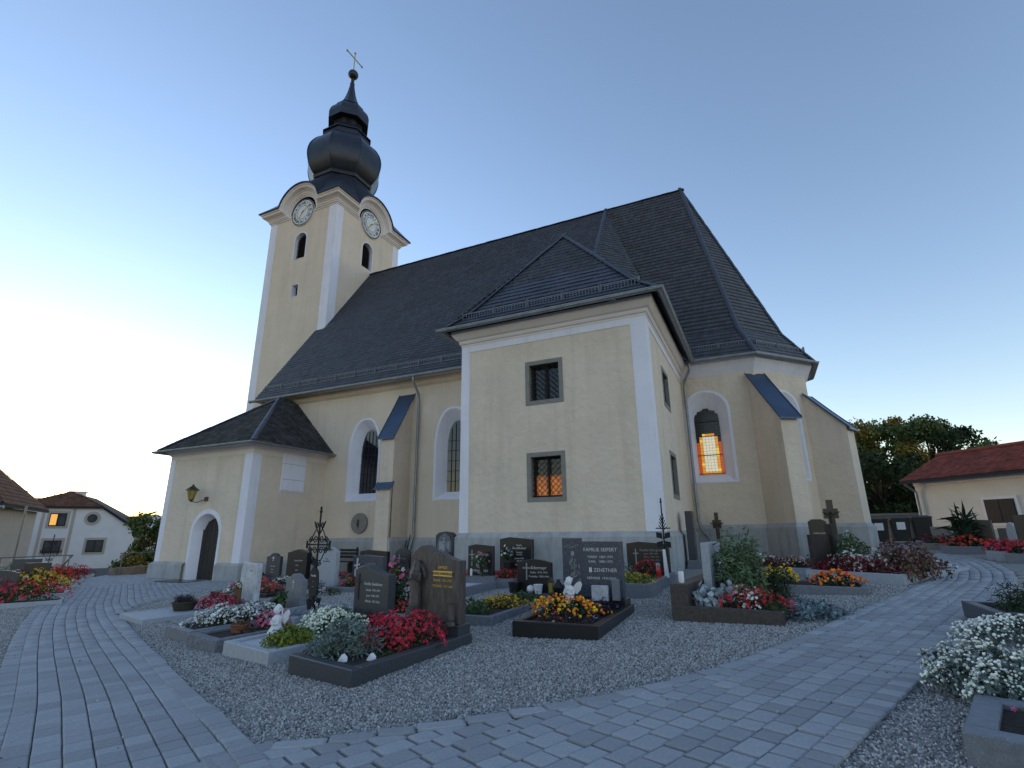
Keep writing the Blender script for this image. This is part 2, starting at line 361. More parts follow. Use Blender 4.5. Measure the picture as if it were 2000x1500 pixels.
# --- plinths, painted bands, cornices ------------------------------
def plinth(path, zt, name, d=.10, ms='plinth_grey'):
    mb = MB(); mb.sweep(path, [(d, GZ), (d, zt-.14), (.0, zt)]); return mb.build(name, ms, CH)
plinth([(XW, YN), (XA0, YN)], 1.42, 'plinth'); plinth([(XA0, YN), (XA0, YA), (XA1, YA), (XA1, YC)], 1.59, 'plinth')
plinth([(XA1, YC), VA, VB, VC_, VD, (-3, VD[1])], 1.78, 'plinth')
mb = MB()       # painted corner bands, 12 mm proud
mb.box(XA0-.012, XA0+.30, YA-.012, YA+.2, 1.58, 7.56); mb.build('corner_band', 'white_paint', CH)
mb = MB(); mb.box(XA1-.44, XA1+.012, YA-.012, YA+.42, 1.58, 7.56); mb.build('corner_band', 'white_paint', CH)
cor = [(.0, 7.58), (.03, 7.58), (.03, 7.64), (.07, 7.66), (.09, 7.72), (.09, 7.76), (.16, 7.80), (.24, 7.90), (.28, 7.98), (.28, 8.08), (0, 8.08)]
mb = MB(); mb.sweep([(XA0, YN), (XA0, YA), (XA1, YA), (XA1, YC)], cor); mb.build('cornice', 'cornice_paint', CH)
mb = MB(); mb.sweep([(XA0, YN), (XA0, YA), (XA1, YA), (XA1, YC)], [(.014, 7.36), (.016, 7.58)]); mb.build('cornice_band', 'white_paint', CH)
cor2 = [(.0, 7.55), (.03, 7.6), (.1, 7.7), (.2, 7.85), (.3, 7.98), (.3, 8.08), (0, 8.08)]
mb = MB(); mb.sweep([(XA1, YC), VA, VB, VC_, VD, (-3, VD[1])], cor2); mb.build('cornice', 'white_paint', CH)
mb = MB(); mb.sweep([(XW, YN), (XA0, YN)], [(0, 7.75), (.12, 7.85), (.22, 8.06), (0, 8.06)]); mb.build('cornice', 'plaster_smooth', CH)

# --- buttresses ----------------------------------------------------
def buttress(v, d, l, wd, zf, zw, zpl, step=None, roof='blue_sheet'):
    v = np.array(v, float); d = np.array(d, float)/np.linalg.norm(d); p = np.array([-d[1], d[0]])
    def Q(a, b, z): q = v+d*a+p*b; return (q[0], q[1], z)
    h = wd/2; bt = MB()
    bt.prism([Q(-.35, -h, GZ), Q(l, -h, GZ), Q(l, -h, zf), Q(0, -h, zw), Q(-.35, -h, zw)], (p[0]*wd, p[1]*wd, 0)); b = bt.build('buttress', 'plaster', CH)
    r = MB(); e = .09; sl_ = (zw-zf)/l
    pts = [(-.04, zw+.04*sl_), (l*.5, (zw+zf)/2-.02), (l+.14, zf-.14*sl_)]
    A = [Q(a, -h-e, z+.03) for a, z in pts]; B = [Q(a, h+e, z+.03) for a, z in pts]
    r.loft(A, B, closed=False); r.loft([(x, y, z-.05) for x, y, z in B], [(x, y, z-.05) for x, y, z in A], closed=False)
    for L_ in (A, B): r.loft(L_, [(x, y, z-.05) for x, y, z in L_], closed=False)
    r.loft([A[-1], B[-1]], [(x, y, z-.06) for x, y, z in (A[-1], B[-1])], closed=False); r.build('sheet_roof', roof, b)
    for k in (-1, 1):
        s_ = MB(); s_.tube([Q(a, k*(h+e), z+.045) for a, z in pts], .018, 6); s_.build('seam', roof, b)
    pl = MB(); e = .10
    pl.sweep([Q(-.2, -h, 0)[:2], Q(l, -h, 0)[:2], Q(l, h, 0)[:2], Q(-.2, h, 0)[:2]], [(e, GZ), (e, zpl-.14), (0, zpl)]); pl.build('plinth', 'plinth_grey', b)
    if step:
        zs, ex = step; q = MB(); q.prism([Q(l-.05, -h-.0, GZ), Q(l+ex, -h, GZ), Q(l+ex, -h, zs-.1), Q(l-.05, -h, zs+.12)], (p[0]*wd, p[1]*wd, 0)); q.build('offset', 'plaster', b)
        q = MB(); q.prism([Q(l-.02, -h-.1, zs+.13), Q(l+ex+.1, -h-.1, zs-.16), Q(l+ex+.1, -h-.1, zs-.12), Q(l-.02, -h-.1, zs+.17)], (p[0]*(wd+.2), p[1]*(wd+.2), 0)); q.build('sheet_roof', roof, b)
    return b
buttress((-13.48, YN), (0, -1), 1.15, .66, 5.55, 7.42, 1.45, step=(3.42, .12))
buttress((VA[0]+.05, VA[1]+.05), (.50, -.866), 1.62, .62, 5.45, 7.35, 1.8)
buttress((VB[0], VB[1]), (.90, -.43), 1.25, .7, 5.35, 6.75, 1.8)
buttress((VC_[0], VC_[1]), (.9, .43), 1.25, .7, 5.35, 6.75, 1.8)

# --- roofs ----------------------------------------------------------
def poly_interval(P2, v):
    us = []
    for i in range(len(P2)):
        a, b = P2[i], P2[(i+1) % len(P2)]
        if (a[1]-v)*(b[1]-v) <= 0 and abs(a[1]-b[1]) > 1e-9: us.append(a[0]+(b[0]-a[0])*(v-a[1])/(b[1]-a[1]))
    return (min(us), max(us)) if len(us) > 1 else None
def shingle_data(pts, ex=.215, wd=.2):
    P = [np.array(p, float) for p in pts]; n = np.cross(P[1]-P[0], P[2]-P[0]); n /= np.linalg.norm(n)
    if n[2] < 0: n = -n
    u = np.cross((0, 0, 1), n); u /= np.linalg.norm(u); v = np.cross(n, u)
    o = P[0]; P2 = [((p-o)@u, (p-o)@v) for p in P]; v0 = min(p[1] for p in P2); v1 = max(p[1] for p in P2)
    out = []; k = 0; vv = v0
    while vv < v1-.02:
        it = poly_interval(P2, min(vv+ex*.5, v1-.01)); 
        if it:
            a, b = it; x = a-random.random()*wd
            while x < b:
                w1 = wd*random.uniform(.75, 1.25); c0, c1 = max(x, a), min(x+w1-.006, b)
                if c1-c0 > .03: out.append((c0, c1, vv, min(vv+ex*1.25, v1+.05), random.uniform(.032, .048), random.uniform(-.006, .006)))
                x += w1
        vv += ex; k += 1
    return o, u, v, n, out
def shingles(pts, name, parent, m='shingle', ex=.215, wd=.2, single=0, keyf=None):
    o, u, v, n, data = shingle_data(pts, ex, wd); idx = list(range(len(data)))
    picked = set(sorted(idx, key=lambda i: keyf(o+u*data[i][0]+v*data[i][2]))[:single]) if single else set()
    V = []; F = []
    def geo(d, off=0):
        a, b, y0, y1, h, j = d; lo = [o+u*a+v*y0, o+u*b+v*(y0+j), o+u*b+v*y1, o+u*a+v*y1]
        return [lo[0], lo[1], lo[0]+n*h, lo[1]+n*h, lo[2]+n*.003, lo[3]+n*.003]
    fs = [(2, 3, 4, 5), (0, 1, 3, 2), (0, 2, 5, 5), (1, 4, 3, 3)]
    for i in idx:
        g = geo(data[i])
        if i in picked: MB().add(g, [(2, 3, 4, 5), (0, 1, 3, 2), (0, 2, 5), (1, 4, 3)]).build('shingle', m, parent)
        else: k = len(V); V += g; F += [(k+2, k+3, k+4, k+5), (k, k+1, k+3, k+2)]
    return npmesh('shingle_field', V, F, m, parent, 'stuff') if V else None
def slope(name, pts, single=0, keyf=None, m='shingle', th=.07, ex=.215, wd=.2, label=None):
    mb = MB(); P = [np.array(p, float) for p in pts]; n = np.cross(P[1]-P[0], P[2]-P[0]); n /= np.linalg.norm(n)
    if n[2] < 0: n = -n
    mb.prism([p-n*.004 for p in P], -n*th); r = mb.build(name, 'roof_under', CH); 
    shingles(pts, name, r, m, ex, wd, single, keyf); return r
def lerp(a, b, t): return np.array(a, float)*(1-t)+np.array(b, float)*t
def flared(name, e0, e1, t0, t1, fr=.22, zf=.135, **kw):
    def mid(e, t): q = lerp(e, t, fr); q[2] = e[2]+(t[2]-e[2])*zf; return q
    m0, m1 = mid(e0, t0), mid(e1, t1); r = slope(name, [e0, e1, m1, m0], **kw)
    top = [m0, m1, t1, t0] if np.linalg.norm(np.array(t0, float)-np.array(t1, float)) > .01 else [m0, m1, t1]
    o, mbb = None, MB(); P = [np.array(p, float) for p in top]; n = np.cross(P[1]-P[0], P[2]-P[0]); n /= np.linalg.norm(n)
    if n[2] < 0: n = -n
    mbb.prism([p-n*.004 for p in P], -n*.07); mbb.build('sheathing', 'roof_under', r); shingles(top, name, r, kw.get('m', 'shingle'), single=max(0, kw.get('single', 0)-50), keyf=kw.get('keyf')); return r, m0, m1
T = (-5.7, AXY, RZ); E_ = (-1.7, AXY, RZ)
nave = slope('nave_roof', [(-22.75, 17.3, EZ), (-5.7, 17.3, EZ), (-5.7, AXY, RZ), (-22.12, AXY, RZ), (-22.12, 20.85, EZ+(20.85-17.3)/7.1*(RZ-EZ)), (-22.75, 20.85, EZ+(20.85-17.3)/7.1*(RZ-EZ))])
mb = MB(); mb.prism([(-22.75, AXY, RZ-.02), (-5.7, AXY, RZ-.02), (-5.7, 31.5, EZ), (-22.75, 31.5, EZ)], (0, 0, -.1)); mb.prism([(-5.7, AXY, RZ-.02), (-1.7, AXY, RZ-.02), VD+(EZ,), (-5.7, 28.05, EZ)], (0, 0, -.1)); mb.build('north_roof', 'roof_under', CH)
mb = MB(); mb.prism([(XW+.05, 17.5, EZ-.1), (XW+.05, 31.2, EZ-.1), (XW+.05, AXY, RZ-.2)], (.2, 0, 0)); mb.build('gable_wall', 'plaster_smooth', CH)
mb = MB(); mb.box(-22.7, -9.0, 17.32, 17.79, 8.07, 8.11); mb.build('soffit', 'plaster_smooth', CH)
slope('nave_return_roof', [(-5.7, 17.3, EZ), (-2.1, 20.75, EZ), T])
eA, eB, eC, eD = (.55, 20.78, EZ), (2.68, 23.2, EZ), (2.68, 25.62, EZ), (.55, 28.05, EZ)
choir, cm0, cm1 = flared('choir_roof', (-2.1, 20.75, EZ), eA, T, E_)
apse1, _, am1 = flared('apse_roof', eA, eB, E_, E_)
apse2, _, am2 = flared('apse_roof', eB, eC, E_, E_)
apse3, _, _ = flared('apse_roof', eC, eD, E_, E_)
AP = (-5.4, 16.2, 12.2)
near = lambda p: (p[2]-8)*1.0+abs(p[0]+5.2)*.05
annex, xm0, xm1 = flared('annex_roof', (-8.92, 13.55, EZ), (-1.86, 13.55, EZ), AP, AP, single=200, keyf=near, fr=.2, zf=.15)
slope('annex_side_roof', [(-8.92, 13.55, EZ), (-8.92, 17.25, EZ), (-5.4, 20.0, 12.2), AP]); 
mb = MB(); mb.prism([(-1.86, 13.55, EZ), (-1.86, 20.7, EZ), (-5.4, 20.0, 12.2), AP], (0, 0, -.06)); mb.build('annex_side_roof', 'shingle', CH)
# ridge and hip caps, each a piece
capm = MB(); 
for i in range(5):
    a = math.pi*i/4; 
capm.add([(x, .11*math.cos(math.pi*i/5), .075*math.sin(math.pi*i/5)) for x in (0, .40) for i in range(6)], [(i, i+1, i+7, i+6) for i in range(5)]+[(0, 6, 11, 5), tuple(range(6))[::-1], tuple(range(6, 12))])
capme = bpy.data.meshes.new('ridge_cap'); capme.from_pydata(capm.v, [], capm.f); capme.materials.append(M['shingle'])
def caps(a, b, parent, name='ridge_cap', step=.36, dz=.02):
    a, b = Vector(a), Vector(b); d = b-a; L = d.length; q = d.to_track_quat('X', 'Z').to_euler(); k = 0
    while k*step < L-.1:
        p = a+d*(k*step/L)+Vector((0, 0, dz+random.uniform(0, .012))); inst(capme, name, p, q, (1, random.uniform(.95, 1.1), random.uniform(.9, 1.1)), parent); k += 1
caps((-22.1, AXY, RZ), E_, nave); caps((-5.68, 17.4, EZ+.1), T, nave, 'verge_cap')
caps(cm1, E_, choir, 'hip_cap'); caps(eA, cm1, choir, 'hip_cap'); caps(am1, E_, apse1, 'hip_cap'); caps(eB, am1, apse1, 'hip_cap')
caps((-8.92, 13.55, EZ), xm0, annex, 'hip_cap'); caps(xm0, AP, annex, 'hip_cap'); caps((-1.86, 13.55, EZ), xm1, annex, 'hip_cap'); caps(xm1, AP, annex, 'hip_cap')

# gutters, downpipes
def gutter(path, z, r=.085, closed=False, name='gutter'):
    prof = [(-r+r*(1-math.cos(math.pi*i/6))-.0, z-r*math.sin(math.pi*i/6)) for i in range(7)]
    mb = MB(); mb.sweep(path, prof); mb.sweep(path, [(d, zz-.012) for d, zz in prof[::-1]]); mb.sweep(path, [(r-.01, z+.012), (r+.012, z+.012), (r+.012, z-.012), (r-.01, z-.012)]); g = mb.build(name, 'zinc', CH)
    for i in range(len(path)-1):
        a, b = np.array(path[i]), np.array(path[i+1]); L = np.linalg.norm(b-a); d = (b-a)/L; nn_ = np.array([d[1], -d[0]]); k = .4
        while k < L-.1:
            c = a+d*k; br = MB(); br.sweep([c-d*.015, c+d*.015], [(dd*1.12, zz-.01) for dd, zz in prof]); br.build('gutter_bracket', 'zinc', g); k += .9
    return g
gutter([(-22.85, 17.18), (-9.0, 17.18)], EZ-.02)
gutter([(-9.02, 17.2), (-9.02, 13.45), (-1.76, 13.45), (-1.76, 20.72)], EZ-.02)
gutter([(-2.0, 20.66), (eA[0], eA[1]-.09), (eB[0]+.09, eB[1]-.03), (eC[0]+.09, eC[1]), (eD[0], eD[1]+.1)], EZ-.02)
def pipe(pts, r=.055, name='downpipe'):
    mb = MB(); mb.tube(pts, r, 10); p = mb.build(name, 'zinc', CH, smooth=True)
    for k in range(len(pts)-1):
        a, b = np.array(pts[k], float), np.array(pts[k+1], float)
        if abs(b[2]-a[2]) > 2:
            for z in np.arange(min(a[2], b[2])+.6, max(a[2], b[2])-.2, 1.9):
                t = (z-a[2])/(b[2]-a[2]); c = a+(b-a)*t; m = MB(); m.lathe([(r+.012, -.02), (r+.012, .02)], 10, c); m.build('pipe_clip', 'zinc', p)
    return p
pipe([(-12.75, 17.18, 8.02), (-12.75, 17.2, 7.8), (-12.76, 17.62, 7.35), (-12.76, 17.66, 7.1), (-12.76, 17.66, 1.5), (-12.76, 17.55, 1.25), (-12.85, 17.5, .9), (-12.95, 17.45, .3)])
pipe([(-1.9, 20.6, 8.02), (-1.9, 20.62, 7.75), (-2.18, 20.98, 7.35), (-2.2, 21.02, 7.1), (-2.2, 21.02, 1.9), (-2.1, 20.95, 1.6), (-1.85, 20.85, 1.3), (-1.8, 20.8, .6)])

# snow guards
sg = MB(); L = 1.16
for z in (.05, .27): sg.box(0, L, -.012, .012, z-.012, z+.012)
for i in range(12): x = .03+i*(L-.06)/11; sg.box(x-.007, x+.007, -.007, .007, .05, .27)
for x in (.0, L): sg.prism([(x-.008, -.03, 0), (x-.008, -.03, .32), (x-.008, .03, .32), (x-.008, .2, 0)], (.016, 0, 0))
sgm = bpy.data.meshes.new('snow_guard'); sgm.from_pydata(sg.v, [], sg.f); sgm.materials.append(M['guard_iron'])
def guards(a, b, parent, run):      # a,b eave line, run = (horizontal inward vector, rise)
    a, b = np.array(a, float), np.array(b, float); d = b-a; L = np.linalg.norm(d[:2]); n = int(L/1.2); ang = math.atan2(d[1], d[0])
    for k in range(n):
        p = a+d*((k+.5*(L-n*1.2)/1.2)*1.2/L)+np.array(run); inst(sgm, 'snow_guard', p, (0, 0, ang), (1, 1, random.uniform(.95, 1.05)), parent)
guards((-22.6, 17.3, EZ), (-9.0, 17.3, EZ), nave, (0, .32, .5)); guards((-8.7, 13.55, EZ), (-2.0, 13.55, EZ), annex, (0, .33, .33))
guards((-2.0, 20.75, EZ), eA, choir, (0, .28, .38)); guards(eA, eB, apse1, (-.2, .18, .38)); guards(eB, eC, apse2, (-.28, 0, .38))

# --- porch ----------------------------------------------------------
PX0, PX1, PY = -23.0, -17.89, 13.91; pz = 5.0
pw = MB(); dr = arch(-20.05, -.3, 1.62, .80, k=1.0)
dr[0] = (-20.85, GZ); dr[1] = (-19.25, GZ)
pw.panel((0, PY, 0), (1, 0, 0), ZU, rect(PX0, PX1, GZ, pz+.1), [dr]); pw.panel((PX1, 0, 0), (0, 1, 0), ZU, rect(PY, YN, GZ, pz+.1)); pw.panel((PX0, 0, 0), (0, -1, 0), ZU, rect(-YN, -PY, GZ, pz+.1)); pw.build('porch_wall', 'plaster', CH)
din = arch(-20.05, GZ, 1.58, .62, k=1.05); 
mb = MB(); o_ = (0, PY, 0); u_ = (1, 0, 0); nS = np.array([0, -1., 0]); A = P3(o_, u_, ZU, dr, nS, -.015); B = P3(o_, u_, ZU, din, nS, .38); mb.loft(A, B)
bnd = scale_loop(dr, 1.16, 1.06, (-20.05, GZ)); mb.loft(P3(o_, u_, ZU, bnd, nS, -.015), A); mb.loft(P3(o_, u_, ZU, bnd, nS, .01), P3(o_, u_, ZU, bnd, nS, -.015)); mb.build('door_surround', 'white_paint', CH)
door = MB(); door.panel((0, PY+.36, 0), u_, ZU, din); door = door.build('door', 'door_wood', CH)
for k in range(5):      # planks
    x0 = -20.67+k*.25; z1 = 1.58+.62*1.05*math.sqrt(max(.02, 1-((abs(x0+.12+20.05)+.08)/.62)**2)); b_ = MB(); b_.box(x0+.008, x0+.242, PY+.325, PY+.36, -.1, z1); b_.build('plank', 'door_wood', door)
b_ = MB(); b_.tube([(-19.62, PY+.30, 1.0), (-19.62, PY+.25, 1.0), (-19.74, PY+.25, 1.0)], .012, 6); b_.build('door_handle', 'iron', door)
mb = MB(); mb.sweep([(PX0, YN), (PX0, PY), (-20.98, PY)], [(.14, GZ), (.14, .48), (0, .58)]); mb.sweep([(-19.12, PY), (PX1, PY), (PX1, YN)], [(.10, GZ), (.10, .48), (0, .58)]); mb.build('plinth', 'plinth_grey', CH)
mb = MB(); mb.box(PX1-.42, PX1+.012, PY-.012, PY+.42, .56, pz-.15); mb.build('corner_band', 'white_paint', CH); mb = MB(); mb.box(PX0-.012, PX0+.3, PY-.012, PY+.3, .56, pz-.15); mb.build('corner_band', 'white_paint', CH)
mb = MB(); mb.sweep([(PX0, YN), (PX0, PY), (PX1, PY), (PX1, YN)], [(.012, pz-.3), (.014, pz-.12), (.05, pz-.1), (.12, pz), (.22, pz+.08), (0, pz+.1)]); mb.build('cornice', 'cornice_paint', CH)
mb = MB(); mb.box(PX1-.01, PX1+.03, 15.37, 16.6, 3.3, pz-.12)
pnl = mb.build('wall_panel', 'white_paint', CH)
for z in (3.34, 3.8, 4.45):
    mb = MB(); mb.box(PX1+.03, PX1+.036, 15.4, 16.57, z, z+.012); mb.build('panel_joint', 'stone_frame', pnl)
pe = pz+.1; pap = (-20.4, 16.9, 7.85)
porch = slope('porch_roof', [(PX0-.42, PY-.42, pe), (PX1+.42, PY-.42, pe), pap], m='old_shingle', ex=.16, wd=.17)
slope('porch_roof', [(PX1+.42, PY-.42, pe), (PX1+.42, YN, pe), (-20.3, YN, 7.92), pap], m='old_shingle', ex=.16, wd=.17)
slope('porch_roof', [(PX0-.42, PY-.42, pe), (PX0-.42, YN, pe), (-20.3, YN, 7.92), pap], m='old_shingle', ex=.16, wd=.17)
caps((PX1+.42, PY-.42, pe), pap, porch, 'hip_cap'); caps((PX0-.42, PY-.42, pe), pap, porch, 'hip_cap')
gutter([(PX0-.5, YN), (PX0-.5, PY-.5), (PX1+.5, PY-.5), (PX1+.5, YN)], pe-.02, .07)

# --- tower ----------------------------------------------------------
TX0, TX1, TY0, TY1 = -28.0, -22.1, 20.9, 27.2; TCX, TCY = (TX0+TX1)/2, (TY0+TY1)/2; tz = 21.9
tw = MB(); sw = arch(-25.0, 18.72, 20.1, .50); sl2 = rect(-25.3, -24.75, 16.05, 16.85); ew = arch(23.98, 18.8, 20.2, .50)
tw.panel((0, TY0, 0), (1, 0, 0), ZU, rect(TX0, TX1, GZ, tz+.3), [sw, sl2]); tw.panel((TX1, 0, 0), (0, 1, 0), ZU, rect(TY0, TY1, GZ, tz+.3), [ew])
tw.panel((TX0, 0, 0), (0, -1, 0), ZU, rect(-TY1, -TY0, GZ, tz+.3)); tw.panel((0, TY1, 0), (-1, 0, 0), ZU, rect(-TX1, -TX0, GZ, tz+.3)); tw.build('tower_wall', 'plaster_smooth', CH)
for o, u, lp in (((0, TY0, 0), (1, 0, 0), sw), ((TX1, 0, 0), (0, 1, 0), ew), ((0, TY0, 0), (1, 0, 0), sl2)):
    n = np.cross(np.array(u, float), ZU); mb = MB(); A = P3(o, u, ZU, lp, n, -.015); mb.loft(A, P3(o, u, ZU, lp, n, .35)); zc = lp[0][1]
    bd = scale_loop(lp, 1.14, 1.05, (sum(p[0] for p in lp[:2])/2, zc+.3)); mb.loft(P3(o, u, ZU, bd, n, -.015), A); mb.loft(P3(o, u, ZU, bd, n, .01), P3(o, u, ZU, bd, n, -.015)); wv = mb.build('belfry_window', 'white_paint', CH)
    g = MB(); g.panel(np.array(o, float)-n*.34, u, ZU, lp); g.build('opening', 'void', wv)
    if lp is not sl2:
        z = zc+.05
        while z < zc+1.75:
            hw = .48 if z < zc+1.35 else math.sqrt(max(.01, .48**2-(z-zc-1.38)**2)); c = sum(p[0] for p in lp[:2])/2
            q = MB(); uu = np.array(u, float); q.obox(np.array(o, float)+uu*c-n*.25+np.array([0, 0, z]), uu*hw, n*.05+np.array([0, 0, -.03]), np.array([0, 0, .008])); q.build('louvre', 'louvre', wv); z += .11
e = .014
for x, y in ((TX0, TY0), (TX1, TY0), (TX1, TY1), (TX0, TY1)):
    mb = MB(); sx_ = 1 if x == TX0 else -1; sy_ = 1 if y == TY0 else -1
    mb.box(min(x-sx_*e, x+sx_*.62), max(x-sx_*e, x+sx_*.62), min(y-sy_*e, y+sy_*.62), max(y-sy_*e, y+sy_*.62), 8, tz+.05); mb.build('corner_band', 'white_paint', CH)
cz = 22.2; cz0 = 21.95; R0 = 1.12
cprof = [(.0, 0), (.06, .0), (.06, .12), (.16, .18), (.16, .28), (.24, .34), (.24, .46), (.40, .62), (.62, .74), (.68, .82), (.68, .95), (.76, 1.0), (.80, 1.1), (.80, 1.16)]
cprof = [(a*.70, b*.62) for a, b in cprof]
def face_curve(half, o, w, na=18):
    z = cz0+w; r = R0+w; s = (z-cz)/r; a0 = math.asin(max(-1, min(1, s))); pts = [(-half-o, z), (-r*math.cos(a0), z)]
    for i in range(1, na): a = math.pi-a0-(math.pi-2*a0)*i/na; pts.append((r*math.cos(a), cz+r*math.sin(a)))
    return pts+[(r*math.cos(a0), z), (half+o, z)]
def tower_faces():
    return [((TCX, TY0), (1, 0), (0, -1), (TX1-TX0)/2), ((TX1, TCY), (0, 1), (1, 0), (TY1-TY0)/2), ((TCX, TY1), (-1, 0), (0, 1), (TX1-TX0)/2), ((TX0, TCY), (0, -1), (-1, 0), (TY1-TY0)/2)]
mb = MB(); ring = []
for c, u, n, half in tower_faces():
    rows = [[(c[0]+u[0]*a+n[0]*o, c[1]+u[1]*a+n[1]*o, z) for a, z in face_curve(half, o, w_)] for o, w_ in cprof]
    for A, B in zip(rows[:-1], rows[1:]): mb.loft(A, B, closed=False)
    ring += [(c[0]+u[0]*a+n[0]*.64, c[1]+u[1]*a+n[1]*.64, z) for a, z in face_curve(half, .64, .70)][:-1]
mb.build('tower_cornice', 'cornice_paint', CH)
mb = MB(); mb.loft([(x+(TCX-x)*.06, y+(TCY-y)*.06, z-.015) for x, y, z in ring], ring); lev = []; mb.loft(ring, [(x, y, z+.08) for x, y, z in ring]); ring = [(x, y, z+.08) for x, y, z in ring]
for j in range(9):
    t = j/8; row = []
    for i, p in enumerate(ring):
        a = math.atan2(p[1]-TCY, p[0]-TCX); k = math.cos(((a+math.pi/8) % (math.pi/4))-math.pi/8); rr = 1.95*math.cos(math.pi/8)/k
        te = t**.95; row.append((p[0]*(1-te)+(TCX+rr*math.cos(a))*te, p[1]*(1-te)+(TCY+rr*math.sin(a))*te, p[2]*(1-t)**1.0+26.1*t-.12*math.sin(math.pi*t)))
    lev.append(row)
for A, B in zip(lev[:-1], lev[1:]): mb.loft(A, B)
sk = mb.build('tower_skirt_roof', 'copper_dark', CH, smooth=True)
oc = (TCX, TCY, 0); ph = math.pi/8
def smoothprof(pr, n=4):
    out = []
    for i in range(len(pr)-1):
        p0, p1, p2, p3 = pr[max(i-1, 0)], pr[i], pr[i+1], pr[min(i+2, len(pr)-1)]
        for k in range(n):
            t = k/n; out.append(tuple(.5*((2*p1[j])+(-p0[j]+p2[j])*t+(2*p0[j]-5*p1[j]+4*p2[j]-p3[j])*t*t+(-p0[j]+3*p1[j]-3*p2[j]+p3[j])*t**3) for j in (0, 1)))
    return out+[pr[-1]]
mb = MB(); mb.lathe([(2.0+.2*math.cos(a), 26.15+.2*math.sin(a)) for a in [math.pi*2*i/8 for i in range(9)]], 8, oc, ph, cap=False); mb.build('onion_ring', 'copper_dark', CH)
mb = MB(); mb.lathe(smoothprof([(1.98, 26.2), (2.28, 26.5), (2.60, 27.1), (2.76, 27.9), (2.66, 28.65), (2.32, 29.3), (1.94, 29.7), (1.78, 29.85)]), 8, oc, ph); on = mb.build('onion_dome', 'copper_dark', CH)
mb = MB()
for k in range(8):
    q = ph+k*math.pi/4; pr = smoothprof([(1.98, 26.2), (2.28, 26.5), (2.60, 27.1), (2.76, 27.9), (2.66, 28.65), (2.32, 29.3), (1.94, 29.7), (1.78, 29.85)])
    mb.tube([(TCX+(r+.01)*math.cos(q), TCY+(r+.01)*math.sin(q), z) for r, z in pr], .035, 5)
mb.build('standing_seam', 'copper_dark', on)
mb = MB(); mb.lathe([(1.74, 29.75), (1.74, 30.3), (1.86, 30.28), (1.86, 30.36)]+smoothprof([(1.86, 30.36), (1.5, 30.62), (1.22, 30.95), (1.12, 31.2)]), 8, oc, ph); mb.build('lantern_skirt', 'copper_dark', CH)
mb = MB(); mb.lathe([(1.10, 31.1), (1.10, 32.0)], 8, oc, ph); la = mb.build('lantern', 'copper_dark', CH)
for k in range(8):
    q = k*math.pi/4+math.pi/8+math.pi/8; c = np.array([TCX+1.02*math.cos(q), TCY+1.02*math.sin(q), 31.55]); n = np.array([math.cos(q), math.sin(q), 0]); t = np.array([-math.sin(q), math.cos(q), 0])
    m_ = MB(); m_.panel(c+n*.012-np.array([0, 0, .3]), t, ZU, arch(0, 0, .35, .2)); m_.build('lantern_opening', 'void', la)
mb = MB(); mb.lathe([(1.05, 31.7), (1.45, 31.72), (1.56, 31.68), (1.56, 32.05)]+smoothprof([(1.56, 32.05), (1.56, 32.3), (1.42, 32.75), (1.14, 33.1), (.98, 33.22)])+[(1.06, 33.24), (1.06, 33.3)]+smoothprof([(1.06, 33.3), (.68, 33.75), (.40, 34.5), (.22, 35.4), (.17, 35.75)])+[(.2, 35.8), (.15, 35.9), (.11, 36.4)], 8, oc, ph); mb.build('spire_cap', 'copper_dark', CH)
mb = MB(); mb.ball((TCX, TCY, 36.75), .40, n=14, m=9); mb.build('finial_ball', 'copper_dark', CH, smooth=True)
mb = MB(); mb.box(TCX-.03, TCX+.03, TCY-.03, TCY+.03, 37.1, 39.0); mb.box(TCX-.028, TCX+.028, TCY-.85, TCY+.85, 38.37, 38.44)
for y, z in ((TCY-.85, 38.4), (TCY+.85, 38.4)): mb.box(TCX-.05, TCX+.05, y-.05, y+.05, z-.07, z+.07)
mb.box(TCX-.05, TCX+.05, TCY-.07, TCY+.07, 38.92, 39.02); mb.build('cross', 'gold', CH)
